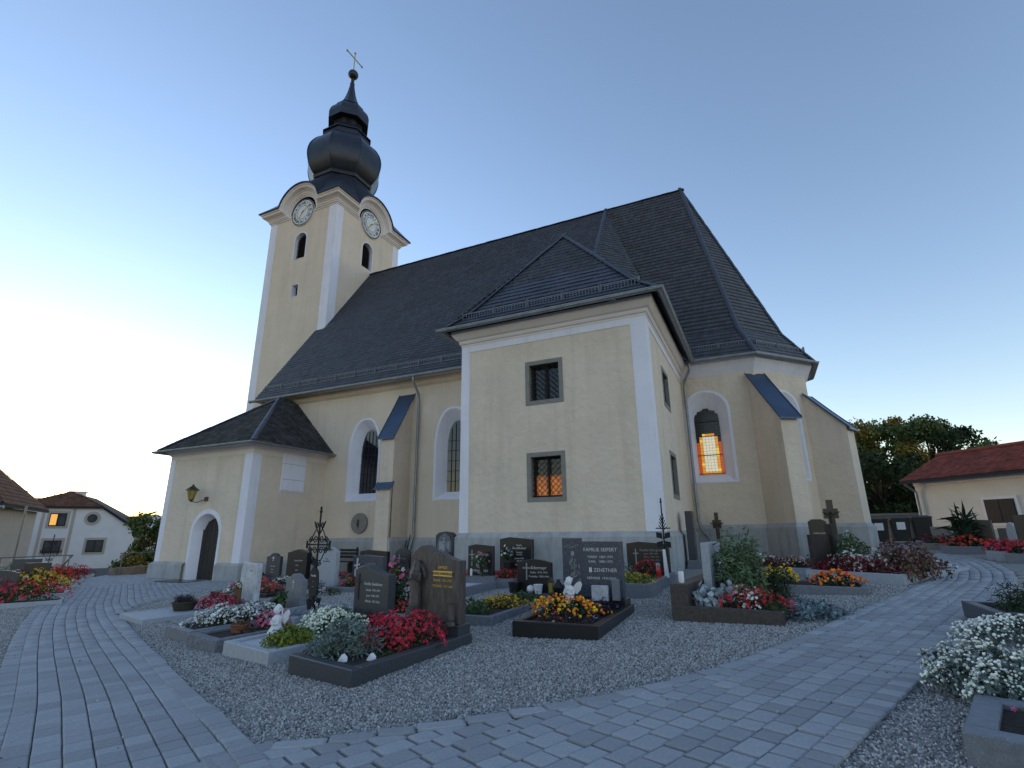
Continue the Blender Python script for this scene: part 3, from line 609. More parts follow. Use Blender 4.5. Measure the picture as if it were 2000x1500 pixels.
# clocks
TMP = bpy.data.scenes.new('lettering')      # scratch scene for turning text into meshes, removed at the end
def text_mesh(s, size, ext=.002, align='CENTER', bold=0):
    cu = bpy.data.curves.new('t', 'FONT'); cu.body = s; cu.size = size; cu.extrude = ext; cu.align_x = align; cu.align_y = 'CENTER'; cu.offset = bold
    cu.resolution_u = 2; ob = bpy.data.objects.new('t', cu); TMP.collection.objects.link(ob); vl = TMP.view_layers[0]; vl.update(); dg = vl.depsgraph
    me = bpy.data.meshes.new_from_object(ob.evaluated_get(dg)); bpy.data.objects.remove(ob); bpy.data.curves.remove(cu); return me
ROM = ['XII', 'I', 'II', 'III', 'IIII', 'V', 'VI', 'VII', 'VIII', 'IX', 'X', 'XI']
romme = []
for r in ROM:
    me = text_mesh(r, .27, .003, bold=.006); me.materials.append(M['clock_black']); romme.append(me)
def clock(c, u, lab):
    c = np.array(c, float); u = np.array(u, float); n = np.cross(u, ZU); z = np.array([0, 0, 1.])
    def disc(r, d0, d1, k=40):
        mb = MB(); A = [c+u*r*math.cos(2*math.pi*i/k)+z*r*math.sin(2*math.pi*i/k)+n*d0 for i in range(k)]; B = [p+n*(d1-d0) for p in A]; mb.loft(A, B); mb.add(B, [tuple(range(k))]); return mb
    def rng(r0, r1, d, k=40):
        mb = MB(); cs = [(math.cos(2*math.pi*i/k), math.sin(2*math.pi*i/k)) for i in range(k)]; mb.loft([c+u*r0*a+z*r0*b+n*d for a, b in cs], [c+u*r1*a+z*r1*b+n*d for a, b in cs]); return mb
    f = disc(.98, .0, .09).build('clock_face', 'clock_white', CH); f['label'] = lab
    rng(.90, .97, .094).build('dial_ring', 'clock_black', f); rng(.49, .52, .094).build('dial_ring', 'clock_black', f)
    base = Matrix([[u[0], z[0], n[0], 0], [u[1], z[1], n[1], 0], [u[2], z[2], n[2], 0], [0, 0, 0, 1]])
    for k in range(12):
        a = math.pi/2-k*math.pi/6; p = c+u*.70*math.cos(a)+z*.70*math.sin(a)+n*.096
        o = bpy.data.objects.new('numeral', romme[k]); COL.objects.link(o); o.parent = f
        o.matrix_local = Matrix.Translation(Vector(p)-wloc(f)) @ base @ Matrix.Rotation(a-math.pi/2, 4, 'Z') @ Matrix.Scale(1.05, 4, Vector((0, 1, 0)))
    for k in range(12):
        a = math.pi/2-(k+.5)*math.pi/6; d = u*math.cos(a)+z*math.sin(a); q = np.cross(n, d); m_ = MB(); m_.obox(c+d*.70+n*.096, d*.19, q*.006, n*.002); m_.build('hour_mark', 'clock_black', f)
    for nm, ang, L, wd in (('hour_hand', math.pi/2-7.15*math.pi/6, .5, .035), ('minute_hand', math.pi/2-1.7*math.pi/6, .78, .028)):
        d = u*math.cos(ang)+z*math.sin(ang); q = np.cross(n, d); m_ = MB(); m_.prism([c-d*.15-q*wd+n*.12, c+d*L*.75-q*wd*.6+n*.12, c+d*L*.8-q*wd*1.8+n*.12, c+d*L+n*.12, c+d*L*.8+q*wd*1.8+n*.12, c+d*L*.75+q*wd*.6+n*.12, c-d*.15+q*wd+n*.12], n*.012); m_.build(nm, 'gold', f)
clock((TCX+.02, TY0, 22.12), (1, 0, 0), 'clock dial on the left tower face'); clock((TX1, TCY, 22.2), (0, 1, 0), 'clock dial on the right tower face')
# ================================================================ ground, paths, gravel
mat('gravel', (.31, .295, .285), .95, .3, 60, .9, 75, voro=1, bdist=.012, speck=((.10, .10, .10), 110, .55))
mat('pebble', (.345, .33, .32), .9, .25, 30, .2, 90, obj=.75)
mat('paver', (.315, .32, .335), .9, .14, 7, .5, 90, obj=.16, bdist=.004, speck=((.40, .41, .43), 160, .62))
mat('paver_far', (.315, .32, .335), .9, .14, 7, .5, 90, island=.16, bdist=.004, speck=((.40, .41, .43), 160, .62))
mat('joint', (.12, .118, .115), .95, .2, 40, .5, 120, bdist=.004)
mat('meadow', (.05, .075, .025), .95, .4, .5, .6, 8, bdist=.1)
def grid(name, xs, ys, fz, m, keep=None):
    V = []; F = []; idx = {}
    def vi(i, j):
        if (i, j) not in idx: idx[(i, j)] = len(V); V.append((xs[i], ys[j], fz(xs[i], ys[j])))
        return idx[(i, j)]
    for i in range(len(xs)-1):
        for j in range(len(ys)-1):
            if keep and not keep((xs[i]+xs[i+1])/2, (ys[j]+ys[j+1])/2): continue
            F.append((vi(i, j), vi(i+1, j), vi(i+1, j+1), vi(i, j+1)))
    o = npmesh(name, V, F, m); o['kind'] = 'structure'; return o
grid('ground', np.concatenate([np.arange(-26, 20.01, .5)]), np.arange(-8, 46.01, .5), lambda x, y: H(x, y), 'gravel')
def HT(x, y):
    e = max(0, min(1, (-26.2-x)/1.2)); k = max(0, x-20)+max(0, y-46)
    return min(H(max(min(x, 20), -40), max(min(y, 46), -8)), 1.6)*(1-e)-2.9*e-.08+.02*min(k, 60)
tx = np.unique(np.concatenate([np.linspace(-700, -60, 20), np.arange(-60, -24, 1.0), np.linspace(-24, 60, 40), np.linspace(60, 700, 16)])); ty = np.unique(np.concatenate([np.linspace(-200, -8, 10), np.linspace(-8, 60, 40), np.linspace(60, 900, 20)]))
grid('terrain', tx, ty, HT, 'meadow')
mat('forest', (.045, .04, .018), 1, .5, .05, .8, .3, bdist=3)
def hill_h(a): return 24+5*math.sin(a*5+1)+3*math.sin(a*13)
hv = []; hf = []; na = 121
for i in range(na):
    a = R_(-180+i*3.0); 
    for r, k in ((420, 0), (520, .6), (640, 1), (760, .7), (900, 0)): hv.append((r*math.sin(a), r*math.cos(a), -6+hill_h(a)*k*r/640+random.uniform(-1.2, 1.2)*(k > .5)))
for i in range(na-1):
    for j in range(4): hf.append((i*5+j, i*5+j+1, i*5+j+6, i*5+j+5))
o = MB().add(hv, hf).build('hill_and_horizon_blocker', 'forest'); o['kind'] = 'structure'  # visible hill on the left; unseen rest added to block low horizon light

def inside(P, x, y):
    c = False; n = len(P); j = n-1
    for i in range(n):
        if (P[i][1] > y) != (P[j][1] > y) and x < (P[j][0]-P[i][0])*(y-P[i][1])/(P[j][1]-P[i][1])+P[i][0]: c = not c
        j = i
    return c
G2 = lambda pts: [gp(*p)[:2] for p in pts]
def resample(P, st=.12):
    out = [np.array(P[0])]; 
    for a, b in zip(P[:-1], P[1:]):
        a, b = np.array(a), np.array(b); n = max(1, int(np.linalg.norm(b-a)/st)); out += [a+(b-a)*k/n for k in range(1, n+1)]
    for _ in range(14):
        q = out[:]; 
        for i in range(1, len(out)-1): q[i] = (out[i-1]+2*out[i]+out[i+1])/4
        out = q
    return out
def offset(P, d):
    out = []
    for i in range(len(P)):
        t = P[min(i+1, len(P)-1)]-P[max(i-1, 0)]; t = t/(np.linalg.norm(t)+1e-9); out.append(P[i]+d*np.array([t[1], -t[0]]))
    return out
def walk(P):
    S = [0]; 
    for a, b in zip(P[:-1], P[1:]): S.append(S[-1]+np.linalg.norm(b-a))
    return S
def at(P, S, s):
    i = int(np.searchsorted(S, s))-1; i = max(0, min(i, len(P)-2)); t = (s-S[i])/(S[i+1]-S[i]+1e-9); d = P[i+1]-P[i]; return P[i]+d*t, d/(np.linalg.norm(d)+1e-9)
def row_pavers(P, w, lens, poly, out, gap=.008, lift=0):
    S = walk(P); s = random.random()*lens[0]
    while s < S[-1]-.05:
        L = random.uniform(*lens); p, d = at(P, S, s+L/2)
        if poly is None or inside(poly, p[0], p[1]): out.append((p, d, L-gap*2.2, w-gap, lift))
        s += L
pv = MB(); c_ = .06       # unit paver with chamfered rim
pv.add([(-.5,-.5,-1),(.5,-.5,-1),(.5,.5,-1),(-.5,.5,-1),(-.5,-.5,-.25),(.5,-.5,-.25),(.5,.5,-.25),(-.5,.5,-.25),(-.5+c_,-.5+c_,0),(.5-c_,-.5+c_,0),(.5-c_,.5-c_,0),(-.5+c_,.5-c_,0)],
       [(0,1,5,4),(1,2,6,5),(2,3,7,6),(3,0,4,7),(4,5,9,8),(5,6,10,9),(6,7,11,10),(7,4,8,11),(8,9,10,11)])
pvm = bpy.data.meshes.new('paver'); pvm.from_pydata(pv.v, [], pv.f); pvm.materials.append(M['paver'])
def lay(name, label_, pav, poly, nsingle=300):
    ob = grid(name, np.arange(min(p[0] for p in poly), max(p[0] for p in poly), .13), np.arange(min(p[1] for p in poly), max(p[1] for p in poly), .13), lambda x, y: H(x, y)+.005, 'joint', lambda x, y: inside(poly, x, y))
    def vis(q):
        v = np.array([q[0][0], q[0][1], H(*q[0])])-EYEP; dp = v@AXF
        if dp < .3: return 1e6
        x, y = 1000+FPX*(v@AXR)/dp, 750-FPX*(v@AXU)/dp
        return dp if -40 < x < 2040 and y < 1560 else dp+1000
    pav.sort(key=vis); V = []; F = []; base = np.array(pv.v)
    for k, (p, d, L, w_, lf) in enumerate(pav):
        if vis((p,)) > 1000 and vis((p,)) < 1e6 and random.random() < 0: continue
        z = H(*p)+.030+lf+random.uniform(-.003, .003); th = math.atan2(d[1], d[0])+random.uniform(-.015, .015)
        if k < nsingle: inst(pvm, 'paver', (p[0], p[1], z), (random.uniform(-.012, .012), random.uniform(-.012, .012), th), (L, w_, .028), ob)
        else:
            c, s_ = math.cos(th), math.sin(th); q = base*np.array([L, w_, .028]); n0 = len(V)
            V += [(p[0]+c*a-s_*b, p[1]+s_*a+c*b, z+zz) for a, b, zz in q]; F += [tuple(i+n0 for i in f) for f in pv.f]
    if V: npmesh('paver_field', V, F, 'paver_far', ob, 'stuff')
    return ob
# right-hand path
redge = G2([(1646,1494),(1747,1385.5),(1800,1337),(1880,1266),(1920,1222),(1960,1180),(1980,1156),(1991,1138),(1981,1119),(1940,1099),(1880,1087),(1785,1076)])
d0 = np.array(redge[0])-np.array(redge[1]); d0 /= np.linalg.norm(d0); redge = [np.array(redge[0])+d0*3.2]+[np.array(p) for p in redge]
lbord = [np.array(p) for p in G2([(498,1467),(712,1442),(858,1421),(994,1399),(1097,1381),(1198,1365),(1345,1327),(1450,1295),(1572,1246),(1660,1204),(1750,1167),(1800,1145),(1836,1125),(1846,1111),(1836,1098),(1785,1081)])]
RE = resample(redge); LB = resample(lbord)
rpoly = [tuple(p) for p in RE]+[tuple(p) for p in LB[::-1]]+[tuple(LB[0]+np.array([-1.2, -1.6]))]
pav = []; row_pavers(offset(RE, -.085), .17, (.11, .17), None, pav, lift=.004)
rin = [tuple(p) for p in offset(RE, -.17)]+[tuple(p) for p in offset(LB, .04)[::-1]]+[tuple(LB[0]+np.array([-1.0, -1.5]))]
for i in range(1, 32): row_pavers(offset(RE, -.085-.170*i), .17, (.17, .27), rin, pav)
row_pavers(offset(LB, .065), .13, (.26, .36), None, pav, lift=.008)
RP = lay('path', None, pav, rpoly)
# left-hand path
ledge = [np.array(p) for p in G2([(-90,1530),(-30,1400),(2,1300),(22,1250),(40,1220),(64,1192),(92,1171),(119,1150),(149,1138),(183,1128)])]
tl = np.array([-25.6, 14.6]); ledge += [np.array([ledge[-1][0]-1.2, ledge[-1][1]+1.5]), tl]
rb = [np.array(p) for p in G2([(560,1545),(498,1465),(459,1424),(392,1368),(336,1312),(280,1256),(246,1217),(230,1204)])]
d0 = ledge[0]-ledge[1]; ledge = [ledge[0]+d0/np.linalg.norm(d0)*5]+ledge
LE = resample(ledge); RB = resample(rb)
lpoly = [tuple(p) for p in LE]+[(-25.6, 17.5), (-23.0, 17.5), (-23.0, 13.7), (-17.8, 13.7)]+[tuple(p) for p in G2([(462,1140),(440,1146),(400,1153),(330,1170),(262,1186)])]+[tuple(p) for p in RB[::-1]]
pav = []; row_pavers(offset(LE, .09), .18, (.10, .15), None, pav)
lin = [tuple(p) for p in offset(LE, .18)]+[(-25.6, 17.5), (-23.2, 17.5), (-23.2, 13.75), (-17.8, 13.75)]+[tuple(p) for p in G2([(462,1140),(440,1146),(400,1153),(330,1170),(262,1186)])]+[tuple(p) for p in offset(RB, -.05)[::-1]]
for i in range(1, 44): row_pavers(offset(LE, .09+.165*i), .165, (.14, .30), lin, pav)
row_pavers(offset(RB, -.08), .16, (.10, .16), None, pav, lift=.008)
LP = lay('path', None, pav, lpoly)
KEEPOUT = []       # grave plots, filled below

# ================================================================ plants
mat('soil', (.035, .026, .02), 1, .3, 20, .8, 40)
for nm, c in (('leaf_green', (.045, .085, .025)), ('leaf_dark', (.02, .04, .016)), ('leaf_grey', (.13, .17, .15)), ('leaf_silver', (.32, .38, .40)), ('leaf_lime', (.16, .19, .025)), ('leaf_brown', (.10, .06, .035)), ('leaf_blue', (.16, .21, .23)), ('leaf_moss', (.04, .055, .018)), ('leaf_purple', (.035, .022, .026)), ('leaf_red', (.10, .018, .022)), ('leaf_sage', (.10, .15, .075))): mat(nm, c, .7, .15, 8, island=.45, spec=.3)
for nm, c in (('bloom_red', (.55, .02, .03)), ('bloom_crimson', (.60, .03, .07)), ('bloom_pink', (.72, .12, .24)), ('bloom_white', (.80, .80, .74)), ('bloom_cream', (.70, .72, .58)), ('bloom_orange', (.85, .24, .02)), ('bloom_yellow', (.80, .50, .02)), ('bloom_violet', (.20, .05, .30)), ('bloom_scarlet', (.75, .06, .02)), ('bloom_darkred', (.20, .01, .02)), ('bloom_blue', (.12, .1, .35)), ('bloom_mauve', (.35, .16, .17)), ('bloom_gold', (.62, .38, .02))): mat(nm, c, .65, .12, 10, island=.35, spec=.3)
LEAF = (np.array([(0, 0, 0), (.32, .45, .10), (0, 1, .0), (-.32, .45, .10)]), [(0, 1, 2), (0, 2, 3)])
NEEDLE = (np.array([(0, 0, 0), (.09, .5, .02), (0, 1, 0), (-.09, .5, .02)]), [(0, 1, 2), (0, 2, 3)])
def _bloom(n=5, cup=.35):
    v = [(0, 0, 0)]; f = []
    for k in range(n):
        a = 2*math.pi*k/n
        for da, r, z in ((-.42, .62, cup*.7), (0, 1, cup), (.42, .62, cup*.7)): v.append((r*math.cos(a+da), r*math.sin(a+da), z))
        b = 1+3*k; f += [(0, b, b+1), (0, b+1, b+2)]
    return np.array(v), f
BLOOM = _bloom(); PUFF = (np.array([(1,0,0),(-1,0,0),(0,1,0),(0,-1,0),(0,0,1),(0,0,-.6),(.6,.6,.5),(-.6,.6,.5),(-.6,-.6,.5),(.6,-.6,.5)])*.8, [(4,6,7),(4,7,8),(4,8,9),(4,9,6),(0,6,9),(2,7,6),(1,8,7),(3,9,8),(0,2,6),(2,1,7),(1,3,8),(3,0,9),(0,5,2),(2,5,1),(1,5,3),(3,5,0)])
def scatter(tmpl, pos, nrm, size, tw=None, jit=.5):
    V0, F0 = tmpl; N = len(pos); n = nrm+RNG.normal(0, jit, (N, 3)); n /= np.linalg.norm(n, axis=1)[:, None]+1e-9
    r = RNG.normal(0, 1, (N, 3)); a = np.cross(n, r); a /= np.linalg.norm(a, axis=1)[:, None]+1e-9; b = np.cross(n, a)
    V = pos[:, None, :]+size[:, None, None]*(V0[None, :, 0:1]*a[:, None, :]+V0[None, :, 1:2]*b[:, None, :]+V0[None, :, 2:3]*n[:, None, :])
    F = np.array(F0)[None]+(np.arange(N)*len(V0))[:, None, None]; return V.reshape(-1, 3), F.reshape(-1, 3)
def dome(N, c, rx, ry, h, rot=0, lo=.0, shell=.25, lump=.25, low=.0):
    u = RNG.random(N)*2*math.pi; z = RNG.random(N)**.8*(1-low)+low; k = np.sqrt(np.maximum(0, 1-(z*.98)**2.4)); f = 1-shell*RNG.random(N)**1.5
    lm = 1+lump*np.sin(u*3+c[0]*7)*np.cos(z*4+c[1]*5)*.5+lump*.5*np.sin(u*7+c[0]*3)
    x, y = rx*k*f*np.cos(u)*lm, ry*k*f*np.sin(u)*lm; zz = h*z*f*(1+.15*np.sin(u*2+c[0]*11)*z)
    n = np.stack([np.cos(u)*k/rx, np.sin(u)*k/ry, z/h+.15], 1); n /= np.linalg.norm(n, axis=1)[:, None]
    cs, sn = math.cos(rot), math.sin(rot); X = cs*x-sn*y; Y = sn*x+cs*y; nx = cs*n[:, 0]-sn*n[:, 1]; ny = sn*n[:, 0]+cs*n[:, 1]
    return np.stack([X+c[0], Y+c[1], zz+c[2]+lo], 1), np.stack([nx, ny, n[:, 2]], 1)
def plant(name, label, c, rx, ry, h, leaf='leaf_green', blooms=(), rot=0, leafsize=.05, nleaf=None, tmpl=LEAF, bsize=.022, bt=BLOOM, cat='flowers', group=None, up=0, low=0, lump=.42, shell=.35):
    root = thing(name, label, cat, c, group); area = math.pi*rx*ry+2*h*(rx+ry)
    N = nleaf or int(min(4200, max(120, area/(leafsize**2)*1.5)))
    p, n = dome(N, c, rx, ry, h, rot, shell=shell+.3, lump=lump, low=low); n = n*(1-up)+np.array([0, 0, 1])*up if up else n
    V, F = scatter(tmpl, p-n*leafsize*.4, n, leafsize*RNG.uniform(.5, 1.4, N), jit=.7); npmesh('foliage', V, F, leaf, root)
    for m, dens, *o in blooms:
        K = int(max(6, area/(bsize**2)*dens*.27)); K = min(K, 1500); p, n = dome(K, c, rx, ry, h, rot, shell=.10, lump=lump, low=.1+low)
        if o:      # keep only one sector/patch (fx0,fx1 along rotated x)
            ax = np.array([math.cos(rot), math.sin(rot)]); t = ((p[:, :2]-np.array(c[:2]))@ax)/rx; k = (t > o[0]) & (t < o[1]); p, n = p[k], n[k]
        if len(p): V, F = scatter(bt, p+n*bsize*.3, n, bsize*RNG.uniform(.45, 1.35, len(p)), jit=.6); npmesh('blossom', V, F, m, root, 'stuff')
    return root
def mpp(p): return float((np.array(p)-EYEP)@AXF)/FPX
def plant_px(name, label, px, py, wpx, hpx, depth_ratio=.8, lift=0, **k):
    p = gp(px, py); s = mpp(p); return plant(name, label, (p[0], p[1], p[2]+lift), wpx*s/2, wpx*s/2*depth_ratio, hpx*s, **k)
# ================================================================ graves
mat('granite_black', (.011, .011, .014), .28, .3, 30, spec=.6, speck=((.05, .05, .06), 260, .62))
mat('granite_dark', (.038, .041, .05), .4, .25, 40, spec=.5, speck=((.11, .12, .13), 180, .56))
mat('granite_grey', (.16, .17, .19), .6, .15, 20, .1, 60, speck=((.30, .31, .33), 200, .58), bdist=.003)
mat('granite_light', (.36, .38, .41), .65, .12, 20, .1, 60, speck=((.20, .21, .23), 190, .6), bdist=.003)
mat('granite_blue', (.05, .055, .075), .3, .3, 40, speck=((.18, .19, .23), 130, .54))
mat('granite_brown', (.075, .062, .060), .4, .45, 9, .1, 50, vscale=(3, 3, .6), speck=((.22, .20, .19), 60, .66), bdist=.003)
mat('granite_red', (.055, .045, .042), .45, .4, 25, .15, 60, speck=((.14, .11, .10), 120, .58), bdist=.003)
mat('rough_granite', (.17, .18, .20), .9, .25, 14, .9, 22, bdist=.03)
mat('marble', (.50, .51, .54), .5, .2, 5, .1, 30, speck=((.3, .3, .33), 14, .6))
mat('statue_white', (.70, .70, .72), .7, .08, 6)
mat('letter_white', (.62, .62, .60), .6); mat('letter_grey', (.30, .30, .30), .6); mat('letter_gold', (.80, .55, .14), .3, metal=.8); mat('letter_dark', (.08, .08, .09), .6)
mat('white_gravel', (.55, .56, .58), .9, .25, 60, .9, 90, voro=1, bdist=.01)
mat('terracotta', (.22, .09, .045), .8, .2, 6); mat('bronze', (.08, .065, .045), .45, .3, 6, metal=.6)
mat('candle_red', (.45, .02, .02), .25, spec=.6); mat('candle_white', (.75, .74, .72), .4); mat('wood_dark', (.03, .022, .018), .7, .3, 4, .3, 20)
mat('wood_brown', (.14, .075, .035), .7, .3, 4, .3, 20); mat('pot_black', (.015, .015, .017), .5); mat('lamp_glass', (.35, .26, .05), .3, spec=.6); mat('pot_white', (.72, .72, .73), .4)
class Grave:
    def __init__(s, label, O, w, l, rot=0, rot2=None, kh=.15, kw=.1, km='granite_grey', soil='soil', kerb=True, name='grave', group=None, fill=.75):
        s.O = np.array(O[:2], float); s.r = R_(rot); s.ex = np.array([math.cos(s.r), math.sin(s.r)]); s.ey = np.array([-math.sin(R_(rot if rot2 is None else rot2)), math.cos(R_(rot if rot2 is None else rot2))]); s.w, s.l = w, l
        cs = [s.O, s.O+s.ex*w, s.O+s.ex*w+s.ey*l, s.O+s.ey*l]; KEEPOUT.append([tuple(c) for c in cs])
        s.z = sum(H(*c) for c in cs)/4; s.kh = kh; s.root = thing(name, label, 'grave', (*(s.O+s.ex*w/2+s.ey*l/2), s.z), group)
        if kerb:
            for a0, a1, b0, b1 in ((0, w, 0, kw), (0, w, l-kw, l), (0, kw, kw, l-kw), (w-kw, w, kw, l-kw)): s.block('kerb_stone', a0, a1, b0, b1, -.12, kh, km, bev=.01)
            m = MB(); m.add([s.P(a, b, kh*fill) for a, b in ((kw, kw), (w-kw, kw), (w-kw, l-kw), (kw, l-kw))], [(0, 1, 2, 3)]); m.build('bed', soil, s.root)
    def P(s, a, b, z): q = s.O+s.ex*a+s.ey*b; return (q[0], q[1], s.z+z)
    def V(s, a, b, z=0): q = s.ex*a+s.ey*b; return np.array([q[0], q[1], z])
    def block(s, name, a0, a1, b0, b1, z0, z1, m, parent=None, bev=.008, label=None):
        mb = MB(); e = min(bev, (a1-a0)/4, (b1-b0)/4, (z1-z0)/4)
        lo = [s.P(a, b, z0) for a, b in ((a0, b0), (a1, b0), (a1, b1), (a0, b1))]; mi = [(x, y, z+(z1-z0)-e) for x, y, z in lo]
        hi = [s.P(a, b, z1) for a, b in ((a0+e, b0+e), (a1-e, b0+e), (a1-e, b1-e), (a0+e, b1-e))]
        mb.loft(lo, mi); mb.loft(mi, hi); mb.add(hi, [(0, 1, 2, 3)]); o = mb.build(name, m, parent or s.root)
        if label: o['label'] = label
        return o
    def stone(s, a0, a1, b, th, z0, z1, shape='flat', m='granite_black', name='headstone', label=None):
        w = a1-a0; h = z1-z0
        sh = {'flat': [(0, 1), (1, 1)], 'arc': [(i/10, .9+.1*math.sin(math.pi*i/10)) for i in range(11)], 'peak': [(0, .9), (.5, 1), (1, .9)], 'wave': [(0, .93), (.12, .97), (.25, 1), (.4, .99), (.6, .93), (.8, .885), (1, .87)],
              'slant': [(0, 1), (.35, 1), (.4, .95), (1, .93)], 'lpeak': [(0, .95), (.3, 1), (1, .94)], 'shoulder': [(0, .87), (.2, .9), (.32, .97), (.5, 1), (.68, .97), (.8, .9), (1, .87)], 'step': [(0, 1), (.4, 1), (.401, .96), (1, .93)], 'round': [(.5-.5*math.cos(math.pi*i/12), .7+.3*math.sin(math.pi*i/12)) for i in range(13)]}
        top = sh[shape] if isinstance(shape, str) else shape
        out = [(a0, z0), (a1, z0)]+[(a0+t*w, z0+k*h) for t, k in top[::-1]]; e = .012
        def ring(f, bb): ca, cz_ = (a0+a1)/2, (z0+z1)/2; return [s.P(a+(ca-a)*f*2*e/w, bb, z+(cz_-z)*f*2*e/h) for a, z in out]
        mb = MB(); n = len(out); A, B, C_, D = ring(1, b), ring(0, b+e), ring(0, b+th-e), ring(1, b+th)
        mb.add(A, [tuple(range(n))]); mb.loft(B, A); mb.loft(C_, B); mb.loft(D, C_); mb.add(D, [tuple(range(n))[::-1]]); o = mb.build(name, m, s.root)
        if label: o['label'] = label
        s.fb = b; s.st = o; return o
    def text(s, lines, m='letter_white', b=None, parent=None, xs=1.0):
        b = s.fb if b is None else b
        for t, size, a, z in lines:
            me = text_mesh(t, size, .0015, bold=.0); me.materials.append(M[m]); o = bpy.data.objects.new('inscription', me); COL.objects.link(o); o.parent = parent or s.st
            p = Vector(s.P(a, b-.003, z)); o.matrix_local = Matrix.Translation(p-wloc(parent or s.st)) @ Matrix.Rotation(s.r, 4, 'Z') @ Matrix.Rotation(math.pi/2, 4, 'X') @ Matrix.Scale(xs, 4, Vector((1, 0, 0)))
    def cross(s, a, z, h, w, m='letter_grey', t=.012):
        mb = MB(); mb.obox(s.P(a, s.fb-.004, z+h/2), s.V(t, 0), s.V(0, .005), (0, 0, h/2)); mb.obox(s.P(a, s.fb-.0045, z+h*.7), s.V(w/2, 0), s.V(0, .005), (0, 0, t)); mb.build('cross_emblem', m, s.st)
def loc(g, a, b, z=0): return g.P(a, b, z)
def candle(label, p, m='candle_red', h=.16, r=.035, lid='zinc'):
    t = thing('grave_candle', label, 'candle', p); a = MB().lathe([(r*.8, 0), (r, .02), (r, h*.75), (r*.85, h*.8)], 10, p); a.build('cup', m, t, smooth=True)
    MB().lathe([(r*.95, h*.8), (r*.95, h*.88), (r*.4, h), (.002, h)], 10, p).build('lid', lid, t); return t
def lantern(label, p, w=.11, h=.3, m='bronze', glass='lamp_glass', n=4):
    t = thing('grave_lantern', label, 'lantern', p); r = w/2*1.41; MB().lathe([(r, 0), (r, .02), (r*.8, .035)], n, p, math.pi/4).build('base', m, t)
    MB().lathe([(r*.72, .035), (r*.86, h*.7)], n, p, math.pi/4).build('glass', glass, t)
    for k in range(n): a = math.pi/4+2*math.pi*k/n; MB().tube([(p[0]+r*.76*math.cos(a), p[1]+r*.76*math.sin(a), p[2]+.03), (p[0]+r*.9*math.cos(a), p[1]+r*.9*math.sin(a), p[2]+h*.71)], .006, 4).build('post', m, t)
    MB().lathe([(r*1.05, h*.7), (r*1.1, h*.73), (r*.35, h*.93), (r*.3, h), (.001, h)], n, p, math.pi/4).build('roof', m, t); return t
def pot(label, p, r, h, m, name='flower_pot', n=14):
    t = thing(name, label, 'pot', p); MB().lathe([(r*.72, 0), (r*.98, h*.9), (r*1.05, h*.92), (r*1.05, h), (r*.9, h), (r*.88, h*.9)], n, p).build('bowl', m, t, smooth=True); MB().lathe([(r*.89, h*.86), (.001, h*.88)], n, p, cap=False).build('soil', 'soil', t); return t
def angel(label, p, h, rot, m='statue_white', kneel=False):
    t = thing('angel_statue', label, 'statue', p); r = R_(rot); ex = np.array([math.cos(r), math.sin(r), 0]); ey = np.array([-ex[1], ex[0], 0]); z = np.array([0, 0, 1.]); p = np.array(p, float)
    b = MB(); pr = [(.20, 0), (.22, .04), (.19, .2), (.15, .42), (.13, .55), (.15, .64), (.10, .72), (.05, .75)] if not kneel else [(.26, 0), (.28, .1), (.24, .25), (.16, .38), (.14, .5), (.16, .6), (.1, .68), (.05, .72)]
    b.lathe([(a*h, c*h) for a, c in smoothprof(pr, 3)], 12, p)
    for s_ in (-1, 1):       # arms folded in front
        b.tube([p+ex*s_*.14*h+z*.62*h, p+ex*s_*.19*h-ey*.04*h+z*.48*h, p+ex*s_*.10*h-ey*.15*h+z*.46*h, p+ex*s_*.02*h-ey*.17*h+z*.54*h], [.05*h, .045*h, .038*h, .03*h], 7)
    b.build('robe', m, t, smooth=True); hd = MB(); hd.ball(p-ey*.02*h+z*.86*h, .105*h, .115*h, .125*h, 12, 8); hd.ball(p-ey*.125*h+z*.855*h, .02*h); hd.build('head', m, t, smooth=True)
    hr = MB()
    for k in range(16):
        q = 2*math.pi*k/16; hr.ball(p+ey*.02*h+ex*.085*h*math.cos(q)+z*(.90*h+.05*h*math.sin(q*2+1))+ey*.07*h*math.sin(q), .045*h, n=6, m=4)
    hr.ball(p+ey*.01*h+z*.95*h, .08*h, n=8, m=5); hr.build('hair', m, t)
    for s_ in (-1, 1):
        wg = MB(); base = p+ey*.12*h+z*.55*h; pts = [(.04, 0), (.18, -.10), (.30, .02), (.36, .22), (.30, .32), (.18, .26), (.06, .12)]
        wg.prism([base+ex*s_*a*h+z*c*h+ey*a*h*.3 for a, c in pts], ey*.035*h); wg.build('wing', m, t)
    return t
